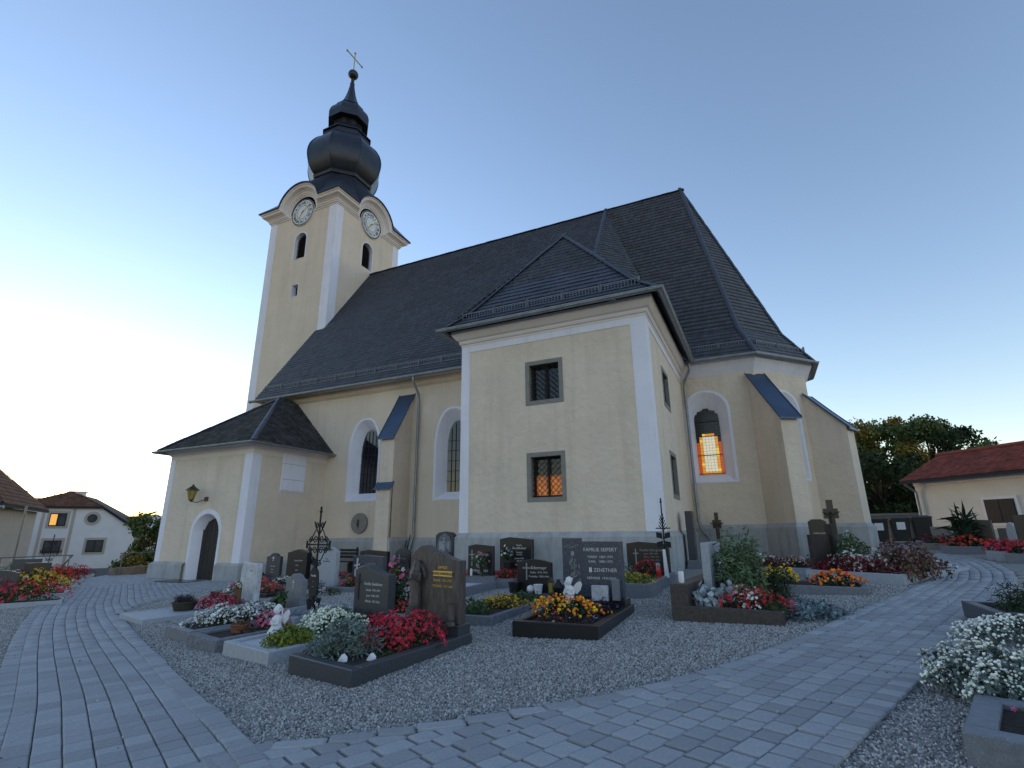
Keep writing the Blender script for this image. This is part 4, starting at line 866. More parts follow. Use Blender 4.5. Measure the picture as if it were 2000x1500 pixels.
def iron_cross(label, p, h, w, rot=0, plate=True, m='iron', dense=True):
    t = thing('iron_cross', label, 'cross', p); r = R_(rot); ex = np.array([math.cos(r), math.sin(r), 0]); z = np.array([0, 0, 1.]); p = np.array(p, float); ey = np.array([-ex[1], ex[0], 0])
    MB().tube([p, p+z*h], .016, 6).build('upright', m, t); cz_ = h*.66; MB().tube([p-ex*w/2+z*cz_, p+ex*w/2+z*cz_], .014, 6).build('crossbar', m, t)
    def spiral(c, r0, s1, s2, turns=1.4, tk=.009):
        return MB().tube([c+ex*s1*r0*(1-.8*k/22)*math.cos(turns*2*math.pi*k/22)+z*s2*r0*(1-.8*k/22)*math.sin(turns*2*math.pi*k/22) for k in range(23)], tk, 5)
    if dense:
        for s1 in (-1, 1):
            for a, zz, r0, s2 in ((.14, .60, .09, 1), (.14, .72, .09, -1), (.34, .60, .08, 1), (.34, .72, .08, -1), (.12, .86, .07, 1), (.10, .48, .08, -1), (.10, .10, .09, 1), (.12, .20, .08, -1)): spiral(p+ex*s1*a*w+z*zz*h, r0*w*1.1, s1, s2).build('scroll', m, t)
            MB().tube([p+z*h*.76, p+ex*s1*w*.16+z*h*.84, p+ex*s1*w*.24+z*h*.9], .011, 5).build('flame_rod', m, t); MB().tube([p+ex*s1*w*.5+z*h*.62, p+ex*s1*w*.5+z*h*.70], .018, 5).build('bar_end', m, t)
            MB().tube([p+ex*s1*w*.42+z*h*.66, p+ex*s1*w*.2+z*h*.79, p+z*h*.88], .009, 5).build('brace', m, t); MB().tube([p+ex*s1*w*.42+z*h*.66, p+ex*s1*w*.2+z*h*.52, p+z*h*.42], .009, 5).build('brace', m, t)
    MB().lathe([(.001, -.03), (.03, 0), (.012, .04), (.022, .06), (.001, .1)], 6, p+z*h).build('finial', m, t)
    if plate:
        q = MB(); o = [(-.10, 0), (-.13, .18), (-.10, .34), (0, .42), (.10, .34), (.13, .18), (.10, 0), (0, -.06)]; q.prism([p-ey*.03+ex*a+z*(h*.17+c) for a, c in o], ey*.02); q.build('name_plate', m, t)
        for k in range(3):
            me = text_mesh(('Familie', '- -', '- -')[k], .05, .001); me.materials.append(M['letter_white']); tt = bpy.data.objects.new('inscription', me); COL.objects.link(tt); tt.parent = t; tt.matrix_local = Matrix.Translation(Vector(p-ey*.035+z*(h*.17+.27-.08*k))-wloc(t)) @ Matrix.Rotation(r, 4, 'Z') @ Matrix.Rotation(math.pi/2, 4, 'X')
    return t
ROT = -13
def from_fr(px, w, rot): p = gp(*px); r = R_(rot); return (p[0]-w*math.cos(r), p[1]-w*math.sin(r))
# --- near left row -------------------------------------------------------------
g5 = Grave('dark polished grave with wavy brown stone, niche figure and golden letters', from_fr((685, 1346), 1.1, ROT), 1.1, 2.0, ROT, -4, .15, .12, 'granite_dark')
g5.block('base_block', .06, 1.08, 1.72, 1.98, .0, .27, 'granite_dark')
g5.stone(.10, 1.04, 1.78, .16, .27, 1.18, [(0, .9), (.06, .93), (.10, .97), (.2, 1.02), (.32, 1.03), (.42, .98), (.46, .93), (.55, .94), (.62, .935), (.75, .87), (.88, .835), (1, .82)], 'granite_brown')
g5.text([('FAMILIE', .05, .74, .93), ('FRANZ  1923-1992', .042, .74, .77), ('STEFANIE  1927-2009', .042, .74, .70)], 'letter_gold')
mb = MB(); mb.obox(g5.P(.74, g5.fb-.004, .855), g5.V(.175, 0), g5.V(0, .004), (0, 0, .032)); pl = mb.build('name_plate', 'letter_gold', g5.st); g5.text([('HOFSCHWAIGER', .052, .74, .853)], 'letter_dark', b=g5.fb-.010, parent=pl)
def niche_figure(g, a, b, z, h, m):       # robed figure standing on a console in front of the stone
    p = np.array(g.P(a, b, z)); ex, ey, zz = g.V(1, 0), g.V(0, 1), np.array([0, 0, 1.]); f = MB()
    f.lathe([(x*h, c*h) for x, c in smoothprof([(.13, 0), (.14, .1), (.12, .35), (.115, .6), (.13, .72), (.09, .8), (.045, .83)], 3)], 10, p)
    for s_ in (-1, 1): f.tube([p+ex*s_*.12*h+zz*.73*h, p+ex*s_*.14*h-ey*.04*h+zz*.58*h, p+ex*s_*.03*h-ey*.12*h+zz*.64*h], [.045*h, .04*h, .025*h], 6)
    f.build('figure_robe', m, g.st, smooth=True); hd = MB(); hd.ball(p-ey*.01*h+zz*.90*h, .062*h, .07*h, .085*h, 10, 7); hd.build('figure_head', m, g.st, smooth=True)
    v = MB(); v.lathe([(x*h, c*h) for x, c in [(.13, .55), (.12, .75), (.09, .9), (.07, .98), (.001, 1.0)]], 10, p+ey*.02*h); v.build('figure_veil', m, g.st, smooth=True)
niche_figure(g5, .28, g5.fb-.05, .40, .62, 'granite_brown'); g5.block('console', .16, .40, g5.fb-.12, g5.fb+.01, .30, .40, 'granite_brown', g5.st)
mb = MB(); mb.add([g5.P(.28+.17*math.cos(a), g5.fb-.035, .80+.19*math.sin(a)) for a in [math.pi*k/10 for k in range(11)]]+[g5.P(.28+.13*math.cos(a), g5.fb-.035, .80+.15*math.sin(a)) for a in [math.pi*k/10 for k in range(11)]]+[g5.P(.28+.17*math.cos(a), g5.fb+.02, .80+.19*math.sin(a)) for a in [math.pi*k/10 for k in range(11)]], [(k, k+1, 12+k, 11+k) for k in range(10)]+[(22+k, 23+k, 1+k, k) for k in range(10)]); mb.build('niche_arch', 'granite_brown', g5.st)
t = thing('stone_vase', 'small octagonal stone vase at right foot of the wavy brown headstone', 'vase', g5.P(.98, 1.68, .27)); q = g5.P(.98, 1.68, .27)
MB().lathe([(.06, 0), (.06, .03), (.035, .05), (.05, .07), (.055, .24), (.06, .26), (.05, .26)], 8, q).build('body', 'granite_brown', t)
q = g5.P(.0, 1.9, .02); t = lantern('squat stone lantern left of the wavy brown headstone', (q[0], q[1], q[2]), .15, .34, 'granite_grey', 'lamp_glass')
g4 = Grave('light grey granite grave with angel and wavy dark headstone', from_fr((522, 1301), 1.12, ROT), 1.12, 2.15, ROT, -4, .13, .10, 'granite_light', 'white_gravel')
g4.stone(.18, 1.02, 2.0, .17, -.05, .93, 'wave', 'granite_dark'); g4.text([('Familie Seielehner', .062, .66, .66), ('Amalia  1910-1989', .045, .66, .57), ('Josef  1909-1997', .045, .66, .49), ('Elfrieda  1937-2002', .045, .66, .41)], 'letter_white'); g4.cross(.30, .42, .38, .13, 'granite_black')
g3 = Grave('rough hewn grey granite grave with flat ledger slab', from_fr((418, 1277), .88, ROT), .88, 2.3, ROT, -4, .14, .12, 'rough_granite', 'soil')
g3.block('ledger_slab', -.05, .93, 1.15, 2.35, .0, .26, 'granite_light'); g3.block('slab_plate', .1, .8, 1.3, 2.2, .26, .275, 'granite_grey')
g2 = Grave('grey kerbed grave behind the white flowers, small grey headstone with cross', from_fr((368, 1256), .92, ROT), .92, 2.1, ROT, -4, .14, .11, 'granite_grey')
g2.stone(.25, .80, 1.95, .14, -.05, .78, 'shoulder', 'granite_grey'); g2.cross(.52, .52, .16, .08, 'letter_white', .006); g2.text([('Familie', .045, .52, .45)], 'letter_grey')
g1 = Grave('low pale framed grave beside the path with marbled white headstone', from_fr((277, 1222), 1.35, -14), 1.35, 2.5, -14, -4, .09, .12, 'granite_light', 'granite_light', fill=.9)
g1.stone(.60, 1.12, 2.3, .14, -.05, .92, 'flat', 'marble'); g1.text([('Familie', .05, .86, .76)], 'letter_grey'); g1.stone(.30, .58, 2.32, .12, -.05, .95, 'round', 'marble', 'side_stone')
g1.block('plinth_stone', .25, 1.2, 2.15, 2.5, -.05, .12, 'rough_granite')
# --- second row, left --------------------------------------------------------------
def stone_px(label, xl, xr, yt, Y, th=.14, shape='arc', m='granite_black', base=None, kerb=None, kh=.12, km='granite_grey', lines=(), cross=None, lm='letter_white', bedsoil='soil', over=.12):
    a = atY(xl, 1080, Y); b = atY(xr, 1080, Y); t = atY((xl+xr)/2, yt, Y); x0, x1 = a[0], b[0]; w = x1-x0; fr = kerb or .8
    g = Grave(label, (x0-over, Y-fr), w+2*over, fr+.22, 0, None, kh, .09, km, bedsoil); z1 = t[2]-g.z; bh = base or 0
    if base: g.block('base_block', over*.4, w+over*1.6, fr-.08, fr+.2, -.1, base, km)
    g.stone(over, over+w, fr, th, bh-.05 if not base else bh, z1, shape, m); hgt = z1-bh
    g.text([(s_, sz, over+w*ax, bh+hgt*az) for s_, sz, ax, az in lines], lm)
    if cross: g.cross(over+w*cross[0], bh+hgt*cross[1], hgt*cross[2], w*cross[3], lm if len(cross) < 5 else cross[4])
    return g
sA = stone_px('narrow grey headstone with small white cross, nearest the porch wall', 522, 549, 1080, 12.6, .12, 'shoulder', 'granite_dark', .1, lines=[('Angermayer', .05, .5, .55), ('Johann', .04, .5, .44), ('Theresia', .04, .5, .34)], cross=(.5, .72, .16, .2))
sB = stone_px('black polished headstone left of the ornate iron cross, peaked top', 562, 600, 1073, 12.2, .2, 'peak', 'granite_black', .12, lines=[('Familie Kofler', .06, .6, .66), ('Maria', .05, .55, .52), ('Josef', .05, .55, .38)])
sC = stone_px('tall white granite headstone with bronze bird near the bench', 622, 657, 1068, 11.2, .16, 'arc', 'granite_light', .1, lines=[('Familie', .04, .5, .70), ('Eisenhofer', .06, .5, .64)], lm='letter_dark', km='granite_light')
q = sC.P(.12+.5*(sC.w-.24), sC.fb-.02, 1.12); mb = MB(); mb.prism([(q[0]-.16, q[1], q[2]+.06), (q[0]-.02, q[1], q[2]-.02), (q[0]+.05, q[1], q[2]+.02), (q[0]+.2, q[1], q[2]-.05), (q[0]+.06, q[1], q[2]-.07), (q[0]-.04, q[1], q[2]-.06)], (0, -.015, 0)); mb.build('bird_emblem', 'bronze', sC.st)
sE = stone_px('low black headstone half hidden behind the blue-grey slanted one', 703, 756, 1074, 13.4, .16, 'lpeak', 'granite_black', .08)
sD = stone_px('blue-grey slanted headstone with carved white cross below the nave window', 690, 748, 1084, 11.7, .2, 'lpeak', 'granite_blue', .08, lines=[('Familie Mauer', .065, .62, .72), ('Josef  1920-1985', .045, .62, .56), ('Rosina  1925-2001', .045, .62, .44), ('Franz  1951-2014', .045, .62, .32)], lm='letter_grey')
mb = MB(); c = sD.P(.12+.17, sD.fb-.006, .55); mb.obox(c, sD.V(.022, 0), sD.V(0, .008), (.012, 0, .24)); mb.obox((c[0], c[1]-.002, c[2]+.06), sD.V(.10, 0, .02), sD.V(0, .008), (0, 0, .02)); mb.obox((c[0]-.05, c[1]-.003, c[2]-.14), sD.V(.015, 0), sD.V(0, .008), (0, 0, .1)); mb.obox((c[0]+.06, c[1]-.003, c[2]-.14), sD.V(.015, 0), sD.V(0, .008), (0, 0, .1)); mb.build('cross_emblem', 'letter_white', sD.st)
sF = stone_px('dark rounded headstone with silver cross, left of the wide low black stone', 770, 800, 1071, 14.6, .14, 'round', 'granite_dark', .06, cross=(.35, .3, .5, .3), lines=[('FAMILIE', .05, .66, .62)], lm='letter_grey')
sG = stone_px('wide low black headstone below the downpipe', 802, 865, 1074, 14.4, .14, 'arc', 'granite_black', .06, cross=(.12, .3, .5, .18), lines=[('Familie', .07, .55, .62)], lm='letter_grey')
sH = stone_px('tall grey stone with arched angel relief against the plinth', 850, 886, 1038, 15.2, .2, [(0, .9), (.15, .97), (.5, 1), (.85, .97), (1, .9)], 'granite_dark', .1, lines=[('Familie', .05, .5, .36), ('- -', .045, .5, .28), ('- -', .045, .5, .2)], lm='letter_grey')
w_ = sH.w-.24; mb = MB(); mb.panel(sH.P(.12+w_/2, sH.fb-.012, sH.kh+.62), (1, 0, 0), ZU, [(a*w_*.38, z) for a, z in ((-1, 0), (1, 0), (1, .3), (.7, .5), (0, .62), (-.7, .5), (-1, .3))]); mb.build('relief_field', 'granite_grey', sH.st)
mb = MB(); c = sH.P(.12+w_/2, sH.fb-.02, sH.kh+.62); mb.lathe([(.09, 0), (.10, .1), (.07, .26), (.09, .33), (.03, .38)], 8, c); mb.ball((c[0], c[1], c[2]+.43), .045); 
for s_ in (-1, 1): mb.prism([(c[0]+s_*.06, c[1], c[2]+.3), (c[0]+s_*.2, c[1], c[2]+.36), (c[0]+s_*.2, c[1], c[2]+.05), (c[0]+s_*.1, c[1], c[2]+.12)], (0, .02, 0))
mb.build('angel_relief', 'granite_light', sH.st)
# --- middle ------------------------------------------------------------------------
sP = stone_px('black headstone with thin silver cross and pink bouquet, red candle at its foot', 914, 962, 1063, 11.7, .14, 'lpeak', 'granite_black', .32, kerb=1.5, kh=.2, km='granite_grey', bedsoil='white_gravel', cross=(.17, .3, .52, .22, 'letter_grey'), lines=[('Josef Pölsl', .085, .56, .66), ('1922-1986', .04, .5, .58), ('Gerhard', .085, .5, .48), ('1951-1974', .04, .5, .41), ('Elma', .085, .46, .32), ('1925-2008', .04, .5, .25), ('Wilhelm Pölsl', .08, .5, .15), ('1946-2013', .04, .5, .08)])
sQ = stone_px('large black headstone with lily emblem against the vestry plinth', 976, 1038, 1049, 13.2, .2, 'lpeak', 'granite_black', .1, kerb=1.5, kh=.22, lines=[('Familie', .06, .62, .80), ('Grudlhuber', .09, .62, .73), ('Leopold', .055, .62, .63), ('1901-1978', .04, .62, .57), ('Aloisia 1904', .055, .62, .48), ('1909-1990', .04, .62, .42), ('Margarethe', .055, .62, .33), ('Josef', .055, .62, .22)])
sR = stone_px('black arched headstone with thin cross, white bowl and ball in front', 1009, 1074, 1092, 9.9, .14, 'arc', 'granite_black', .16, kerb=2.7, kh=.12, km='rough_granite', over=.1, cross=(.3, .38, .5, .24, 'letter_grey'), lines=[('Edermayr', .085, .66, .74), ('Stefan  1912-1974', .05, .66, .60), ('Franziska  1920-1996', .05, .66, .48)])
a = gp(1165, 1252); g6 = Grave('black kerbed grave with angel and blue-black stone bearing a carved Christ', (a[0]-1.12, a[1]), 1.14, 2.15, 1, None, .16, .10, 'granite_black'); 
g6.block('base_block', .05, 1.1, 1.72, 2.1, .0, .26, 'granite_black'); g6.stone(.08, 1.06, 1.84, .16, .26, 1.16, [(0, 1), (.30, 1), (.301, .945), (1, .94)], 'granite_blue')
g6.text([('FAMILIE SEIFERT', .078, .72, .98), ('MARIA  1887-1974', .052, .72, .87), ('KARL   1885-1972', .052, .72, .80), ('ZEHETNER', .078, .79, .67), ('HERMINE  1934-2016', .052, .72, .55)], 'letter_white')
mb = MB(); mb.obox(g6.P(.55, g6.fb-.004, .675), g6.V(.022, 0), g6.V(0, .004), (0, 0, .036)); mb.build('photo_plate', 'letter_white', g6.st)
def engraved(g, a, z):      # engraved figure with spread cloak: line work
    rr = random.Random(3)
    for k in range(46):
        t = rr.random(); x = a+(rr.uniform(-.5, 1) if t < .7 else rr.uniform(-1, .2))*.13*(1-t*.45); z0 = z+t*.36; L = rr.uniform(.02, .07); th = rr.uniform(-.6, .3)+(1.1 if t < .45 else 1.6)
        m_ = MB(); m_.obox(g.P(x, g.fb-.003, z0), g.V(L/2*math.cos(th), 0, L/2*math.sin(th)), g.V(0, .0015), g.V(-.003*math.sin(th), 0, .003*math.cos(th))); m_.build('engraved_line', 'letter_grey', g.st)
    m_ = MB(); m_.add([g.P(a-.02+.03*math.cos(q), g.fb-.003, z+.42+.04*math.sin(q)) for q in [k*math.pi/6 for k in range(12)]], [tuple(range(12))]); m_.build('engraved_head', 'letter_grey', g.st)
    for k in range(5): x0 = a-.14+.05*k; m_ = MB(); m_.obox(g.P(x0, g.fb-.003, z+.53+.02*math.sin(k*2)), g.V(.03, 0, .006*(-1)**k), g.V(0, .0015), (0, 0, .003)); m_.build('engraved_line', 'letter_grey', g.st)
engraved(g6, .28, .50)
bk = g6.block('book_plate', .60, .86, 1.66, 1.72, .24, .46, 'marble', label='open stone book leaning on the blue-black headstone'); g6.block('side_vase', .94, 1.04, 1.60, 1.70, .26, .56, 'granite_grey', bev=.01)
angel('white angel statue holding a bowl among orange marigolds', g6.P(.36, 1.30, .16), .44, -14)
lantern('dark metal lantern left of the blue-black headstone', g6.P(.10, 1.55, .12), .14, .42, 'pot_black', 'dark_glass')
sS = stone_px('broad black headstone with silver cross by the annex corner', 1224, 1306, 1058, 13.1, .16, [(0, .95), (.3, 1), (1, .93)], 'granite_black', .12, kerb=2.9, kh=.24, km='granite_grey', over=.08, cross=(.22, .36, .44, .13, 'letter_grey'), lines=[('Familie Schinghuber', .075, .62, .76), ('Josef  1897-1970', .05, .58, .66), ('Maria  1907-1991', .05, .6, .57), ('Maria  1931-2012', .05, .6, .48)], lm='letter_grey')
# --- right group: stones seen edge on, beds running to the right ------------------------
a = gp(1316, 1212); b = gp(1533, 1214)
gR = Grave('reddish brown granite grave with red begonias and tall daisies', (a[0], a[1]-.05), b[0]-a[0], 2.1, -7, None, .16, .12, 'granite_red')
gR.block('head_wall', -.02, .22, .05, 2.05, -.1, .44, 'granite_red'); gR.block('headstone', .24, .36, 1.0, 1.9, .1, .98, 'granite_light')
p0 = gR.P(.3, 3.0, 0)
g8 = Grave('grey grave with yellow and orange flowers behind the reddish one', (p0[0], p0[1]), 2.1, 1.35, -5, None, .14, .1, 'granite_grey')
g8.block('headstone', .02, .16, .15, 1.1, -.05, 1.0, 'granite_grey')
p0 = gR.P(-.35, 6.6, 0)
g9 = Grave('grey kerbed grave with dark red flowers before the choir wall', (p0[0], p0[1]), 2.2, 1.4, -3, None, .14, .1, 'granite_light')
st = atY(1340, 1080, 16.6); g9b = Grave('tall slim grey stele with bronze letters beside the downpipe', (-2.16, 16.4), .5, .9, 0, None, .1, .08, 'granite_grey'); g9b.block('headstone', .04, .24, .2, .75, .0, 1.62, 'granite_dark'); g9b.block('base_block', .02, .34, .1, .85, -.05, .22, 'granite_grey')
for k in range(7): mb = MB(); mb.obox(g9b.P(.245, .45, 1.4-.12*k), g9b.V(.004, 0), g9b.V(0, .035), (0, 0, .035)); mb.build('letter', 'letter_grey', g9b.root)
q = gp(1322, 1122); iron_cross('slender wrought iron cross with ribbon and shield plates by the annex corner', (-2.05, 12.2, H(-2.05, 12.2)+.1), 1.68, .34, 35, plate=False, dense=False)
t = thing('shield_cross', 'four winged iron shield cross mounted on the slender rod', 'cross', (-2.05, 12.17, 1.3))
for s1 in (-1, 1):
    for s2 in (-1, 1): MB().prism([(-2.05+s1*.02, 12.16, 1.40+s2*.02), (-2.05+s1*.15, 12.14, 1.40+s2*.05), (-2.05+s1*.15, 12.14, 1.40+s2*.17), (-2.05+s1*.03, 12.16, 1.40+s2*.14)], (0, .015, 0)).build('shield', 'iron', t)
for k in range(9): MB().tube([(-2.05, 12.17, 1.58+.03*k), (-2.05+.09*(1-k/12)*(-1)**k, 12.15, 1.68+.035*k)], .01, 4).build('barb', 'iron', t)
MB().prism([(-2.09, 12.13, 1.2), (-2.03, 12.12, 1.2), (-1.99, 12.12, .62), (-2.09, 12.13, .60)], (0, .006, 0)).build('ribbon', 'pot_white', t)
def crucifix(label, Y, xl, xr, yt, zb):
    a = atY(xl, 1000, Y)[0]; b = atY(xr, 1000, Y)[0]; zt = atY((xl+xr)/2, yt, Y)[2]; w = b-a; c = (a+b)/2; z0 = H(c, Y); t = thing('stone_cross', label, 'cross', (c, Y, z0)); h = zt-z0
    MB().box(c-w*.22, c+w*.22, Y, Y+.16, z0+zb, zt).build('upright', 'granite_black', t); MB().box(c-w/2, c+w/2, Y-.003, Y+.163, zt-.55, zt-.26).build('crossbar', 'granite_black', t); MB().box(c-w*.5, c+w*.5, Y-.1, Y+.25, z0-.1, z0+zb).build('pedestal', 'granite_dark', t)
    f = MB(); f.tube([(c, Y-.05, zt-.95), (c+.02, Y-.06, zt-.75), (c, Y-.06, zt-.5)], [.035, .05, .06], 7); f.ball((c, Y-.07, zt-.38), .05)
    for s_ in (-1, 1): f.tube([(c, Y-.06, zt-.48), (c+s_*.12, Y-.05, zt-.40), (c+s_*.22, Y-.04, zt-.36)], [.03, .025, .02], 6)
    f.build('corpus', 'bronze', t, smooth=True)
crucifix('black granite crucifix standing before the choir wall', 20.3, 1389, 1406, 1001, .35)
crucifix('black stone crucifix beside the apse buttress', 18.6, 1608, 1637, 976, .75)
p0 = gp(1577, 1134); p1 = gp(1768, 1144); g10 = Grave('pale kerbed grave with white and dark red flowers before the apse', (p0[0], p0[1]), float(np.hypot(*(p1-p0)[:2])), 3.2, math.degrees(math.atan2(p1[1]-p0[1], p1[0]-p0[0])), None, .15, .1, 'granite_light')
g10.block('side_post', .02, .17, 1.0, 1.14, -.05, 1.08, 'wood_dark'); g10.block('side_panel', .03, .10, .2, 1.0, -.05, .86, 'wood_dark')
sK = stone_px('black gabled headstone left of the apse crucifix', 1588, 1624, 1014, 18.2, .2, [(0, .93), (.2, 1), (.75, 1), (1, .93)], 'granite_black', .2, lines=[('HAAS KARL', .07, .6, .6), ('1901-1972', .05, .6, .5), ('MARIA', .06, .5, .36)])
# --- statues, candles, pots --------------------------------------------------------------
angel('white cherub statue kneeling with raised wings on white pebbles', g4.P(.40, .50, .1), .42, -25, kneel=True)
def plinth_box(g, a, b, z): return g.P(a, b, z)
candle('red grave candle on the base of the black stone with pink bouquet', sP.P(.16, 1.36, .32)); candle('white grave candle beside the red one', sP.P(.30, 1.36, .32), 'candle_white', .17, .03, 'candle_white')
pot('square black planter at left foot of the arched black headstone', sR.P(.10, 2.55, .16), .11, .2, 'pot_black'); pot('white bowl with clipped heather before the arched black headstone', sR.P(.62, 2.55, .16), .09, .17, 'pot_white')
t = tag(MB().ball(sR.P(.46, 2.55, .24), .075, n=16, m=10).build('stone_ball', 'pot_white', None, smooth=True), 'white ball beside the white bowl at the arched black headstone', 'ball')
pot('terracotta bowl on the rough grey grave', g3.P(.48, .52, .12), .13, .11, 'terracotta'); pot('brown oval planter of dark heather on the pale framed grave', g1.P(.72, .95, .08), .24, .17, 'bronze')
pot('black planter with wrapped foliage on the ledger slab', g3.P(.52, 1.75, .275), .12, .16, 'pot_black'); pot('dark square planter with leafy plant before the small grey headstone', g2.P(.5, 1.72, .14), .10, .18, 'wood_dark')
lantern('brown lantern at the foot of the small grey headstone', g2.P(.2, 1.75, .12), .10, .26, 'bronze', 'dark_glass')
p = g3.P(.70, 1.62, .275); iron_cross('tall ornate wrought iron cross with scrolls and shield plate on the ledger slab', p, 1.52, .62, -11)
for k, (x, y) in enumerate(((.62, .22), (.86, .42))):
    o = MB(); o.prism([g5.P(x-.05, y, .10), g5.P(x+.05, y+.02, .10), g5.P(x+.04, y+.03, .15), g5.P(x+.0, y+.02, .18), g5.P(x-.04, y+.01, .13)], g5.V(0, .04)); tag(o.build('white_rock', 'statue_white'), ('jagged white rock at the front corner of the dark grave', 'pointed white rock beside the moss on the dark grave')[k], 'rock')
candle('white lidded candle by the dark wavy headstone', g4.P(.12, 1.85, .1), 'candle_white', .22, .05)
# --- planting -------------------------------------------------------------------------------
def on(g, a, b, z): return g.P(a, b, z)
P_ = plant
P_('begonia_bed', 'crimson begonias in front of the wavy brown headstone', on(g5, .62, 1.18, .1), .42, .50, .34, 'leaf_dark', [('bloom_crimson', 1.1), ('bloom_red', .35)], R_(-8), .045, bsize=.0213)
P_('lavender_bush', 'grey-green lavender bush at the front of the dark grave', on(g5, .36, .50, .1), .34, .36, .36, 'leaf_grey', [], 0, .085, nleaf=3800, tmpl=NEEDLE, cat='bush', up=.55)
P_('moss_mat', 'dark moss strip along the right kerb of the dark grave', on(g5, .88, 1.0, .10), .12, .62, .07, 'leaf_moss', [], R_(ROT), .022, cat='plant', nleaf=1600)
P_('alyssum_clump', 'cream white flowers behind the kneeling cherub', on(g4, .74, 1.15, .1), .40, .42, .30, 'leaf_green', [('bloom_cream', 1.3)], 0, .035, bsize=.0213, bt=PUFF)
P_('conifer_mound', 'yellow-green dwarf conifer in the angel grave', on(g4, .78, .52, .1), .30, .34, .20, 'leaf_lime', [], 0, .04, tmpl=LEAF, cat='shrub', nleaf=2600)
P_('juniper_mound', 'dark green juniper beside the dark wavy headstone', on(g4, .35, 1.62, .1), .44, .34, .26, 'leaf_moss', [], 0, .05, tmpl=NEEDLE, cat='shrub', nleaf=3000)
P_('coleus_plant', 'purple leaved plant right of the dark wavy headstone', on(g4, .98, 1.72, .1), .16, .16, .24, 'leaf_red', [('bloom_crimson', .3)], 0, .05)
P_('white_begonias', 'white begonias along the grey kerb with dark leaves', on(g2, .46, .92, .1), .38, .72, .27, 'leaf_dark', [('bloom_white', 1.0)], R_(-6), .045, bsize=.0221)
P_('pink_begonias', 'pink begonias on the rough grey grave', on(g3, .60, .98, .1), .26, .34, .24, 'leaf_dark', [('bloom_pink', 1.1)], 0, .045, bsize=.0229)
P_('blue_spruce_mound', 'blue-grey sedum behind the pink begonias', on(g3, .78, 1.28, .14), .24, .16, .22, 'leaf_blue', [], 0, .05, cat='plant')
P_('glass_flower', 'pale blue-white dahlia-like flower beside the sedum', on(g4, .10, 1.30, .18), .10, .08, .2, 'leaf_silver', [('bloom_white', .8)], 0, .06, bsize=.0410)
P_('dry_plant', 'withered brown plant in the terracotta bowl', on(g3, .48, .52, .2), .13, .13, .10, 'leaf_brown', [], 0, .04)
P_('moss_cushion', 'brownish creeping plant on the rough grey grave', on(g3, .66, .52, .11), .17, .2, .1, 'leaf_brown', [], 0, .035)
P_('heather_planting', 'dark purple heather in the brown oval planter', on(g1, .72, .95, .22), .25, .2, .16, 'leaf_purple', [], 0, .05, tmpl=NEEDLE, nleaf=1800, cat='plant')
P_('red_begonias', 'raspberry red begonias on the pale framed grave by the path', on(g1, .92, 1.55, .08), .36, .45, .26, 'leaf_red', [('bloom_crimson', .8)], 0, .04, bsize=.0196)
P_('white_hydrangea', 'small white flower clump at the marbled headstone', on(g1, .40, 2.0, .1), .14, .14, .32, 'leaf_grey', [('bloom_white', .7)], 0, .04)
t = thing('wooden_trunk_vase', 'wooden trunk vase with daisies before the marbled headstone', 'vase', on(g1, .82, 2.05, .1)); MB().lathe([(.09, 0), (.075, .1), (.08, .3), (.06, .3)], 9, on(g1, .82, 2.05, .1)).build('trunk', 'wood_brown', t)
P_('daisy_bunch', 'bunch of daisies in the trunk vase', on(g1, .82, 2.05, .36), .1, .1, .22, 'leaf_green', [('bloom_cream', .4)], 0, .04)
P_('slab_foliage', 'silvery foliage in the black planter on the slab', on(g3, .52, 1.75, .42), .13, .13, .16, 'leaf_grey', [], 0, .06)
P_('lily_plant', 'green leafy lily in the dark square planter', on(g2, .5, 1.72, .3), .15, .15, .2, 'leaf_green', [], 0, .11, nleaf=60, cat='plant')
pb = gp(500, 1163); P_('pink_flower_row', 'long row of raspberry pink flowers behind the small grey headstone', (pb[0], pb[1], pb[2]+.1), .85, .36, .27, 'leaf_green', [('bloom_crimson', 1.0), ('bloom_blue', .25, .3, .7), ('bloom_gold', .3, -.2, .9)], R_(5), .05, bsize=.0245)
gx = Grave('black kerbed grave holding the raspberry pink flower row', (pb[0]-1.05, pb[1]-.55), 2.0, 1.2, 2, None, .12, .1, 'granite_black')
P_('rose_bush', 'tall rose bush with pink and white roses beside the brown headstone', (*gp(775, 1192)[:2], gp(775, 1192)[2]), .34, .34, .88, 'leaf_dark', [('bloom_pink', .26), ('bloom_red', .10), ('bloom_white', .05)], 0, .06, bsize=.0451, cat='bush', nleaf=1500, shell=.6)
P_('red_bedding', 'orange red bedding flowers at the foot of the rose bush', (*gp(772, 1196)[:2], gp(772, 1190)[2]), .42, .3, .22, 'leaf_dark', [('bloom_scarlet', .5)], 0, .05, bsize=.0245)
P_('orange_pansies', 'few orange pansies on dark leaves before the white headstone', (*gp(646, 1163)[:2], .18), .32, .25, .16, 'leaf_moss', [('bloom_orange', .35, -.4, .3)], 0, .05, bsize=.0410)
P_('red_carnations', 'dark red flowers right of the white headstone', (*gp(668, 1140)[:2], gp(668, 1140)[2]+.1), .2, .2, .25, 'leaf_green', [('bloom_crimson', .7)], 0, .05)
